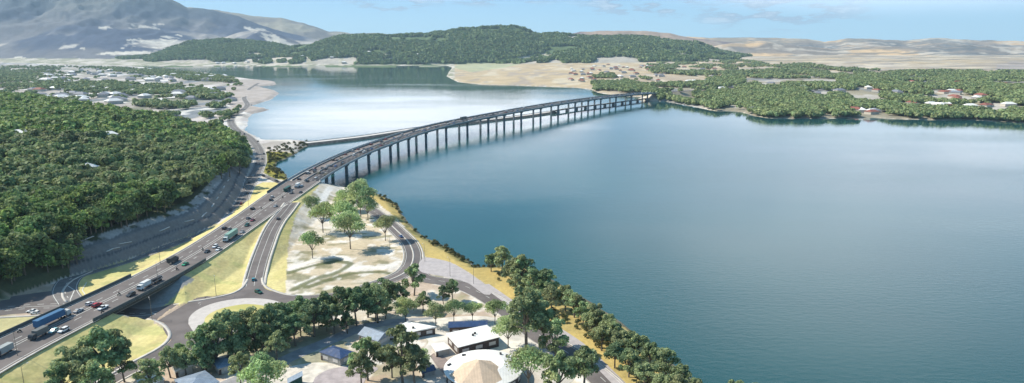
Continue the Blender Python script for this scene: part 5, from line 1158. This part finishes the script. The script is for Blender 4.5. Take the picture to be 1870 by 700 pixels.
mroad = dist_line(P2[:, 0], P2[:, 1], fc); k = (mroad > 13) & (P2[:, 1] < 2500); far_crowns('woodland', P2[k], rng.uniform(9, 15, k.sum()), rng.uniform(9, 15, k.sum()), 42, 2.3, M['leaf_far'], 'woods covering the headland beyond the bridge', 54)
k = (mroad > 17) & (P2[:, 1] >= 2500); far_crowns('woodland', P2[k], rng.uniform(9, 15, k.sum()), rng.uniform(10, 16, k.sum()), 20, 3.6, M['leaf_far'], 'tree belts behind the headland beyond the bridge', 55)
def c_hill(X, Y, z, a, b):
    r = np.clip((np.log(Y) - lu[0]) / (lu[1] - lu[0]), 0, nr - 1).astype(int); c = np.interp(X / Y, us, np.arange(nc)).astype(int); L = LG[r, c]
    return np.isin(L, [3, 4, 5]) & (z > 8) & (fbm(X / 330, Y / 170, 3, 62) < .68) & ~clear_mask(a, b, X, Y)
P3, _, _ = scatter(4000, 6300, -.62, .42, 60000, c_hill, 3)
far_crowns('forest_canopy', P3, rng.uniform(12, 20, len(P3)), rng.uniform(16, 26, len(P3)), 9, 6.5, M['leaf_hill'], 'forest covering the low hills across the water', 56)
# far shore houses, single small ones
hm = []
for roofm in (mat('terracotta_roof', (.26, .10, .075), .8), M['roof_white'], mat('grey_roof', (.20, .21, .24), .7)):
    w_ = MB(); w_.box(0, 0, 1.6, 14, 9, 3.2); r_ = MB(); r_.add([(-7.5, -5, 3.2), (7.5, -5, 3.2), (7.5, 5, 3.2), (-7.5, 5, 3.2), (-3.5, 0, 5.6), (3.5, 0, 5.6)], [(0, 1, 5, 4), (2, 3, 4, 5), (1, 2, 5), (3, 0, 4), (3, 2, 1, 0)])
    hm.append((w_.mesh('house_wall', M['wall_cream']), r_.mesh('house_roof', roofm)))
def place_house(x, y, z, v, sc, label, group):
    t = thing('house', label, 'house', (float(x), float(y), float(z)), rt.uniform(0, 3.14), group); t.scale = (sc, sc, sc); link('wall', hm[v][0], t); link('roof', hm[v][1], t)
rn = ['red', 'white', 'grey']
spots_h = []
for (x0, x1, y0, y1, n_, wts, nm) in [(1560, 1870, 180, 210, 40, (.5, .3, .2), 'on the wooded headland shore'), (1040, 1330, 124, 152, 50, (.55, .2, .25), 'on the slope behind the bridge end'), (1290, 1560, 150, 205, 28, (.3, .4, .3), 'among trees beside the bridge end'),
                              (1560, 1870, 150, 178, 24, (.6, .2, .2), 'between tree belts at the back of the headland'), (1040, 1200, 118, 145, 24, (.45, .3, .25), 'on the field edge across the bay'), (70, 420, 128, 150, 60, (.0, .55, .45), 'in the back rows of the far left town'), (60, 430, 160, 190, 45, (.05, .5, .45), 'in the front rows of the far left town'), (350, 800, 113, 118, 26, (.05, .75, .2), 'on the far bank under the forest')]:
    for _ in range(n_):
        x, y, z = ground_px(rt.uniform(x0, x1), rt.uniform(y0, y1))
        if z < 1.5: continue
        v = rt.choices([0, 1, 2], wts)[0]; place_house(x, y, z, v, rt.uniform(1.0, 1.5) * (1.6 if 'town' in nm or 'bank' in nm else 1.2), f'small {rn[v]} roofed house {nm}', f'{rn[v]} roofed houses {nm}')
x, y, z = ground_px(1500, 213)
# houses in the wood
for px_, py_, v in ((160, 328, 1), (198, 262, 1), (46, 318, 2), (222, 318, 1), (345, 292, 1), (40, 260, 1)):
    x, y, z = ground_px(px_, py_); place_house(x, y, z + 6, v, 1.3, f'{rn[v]} roof glimpsed in the wooded hill {"near its crest" if py_ < 270 else "halfway up"}, {["left edge", "middle", "tip side"][min(2, px_ // 120)]}', 'roofs glimpsed in the wood')
print('objects', len(bpy.data.objects))
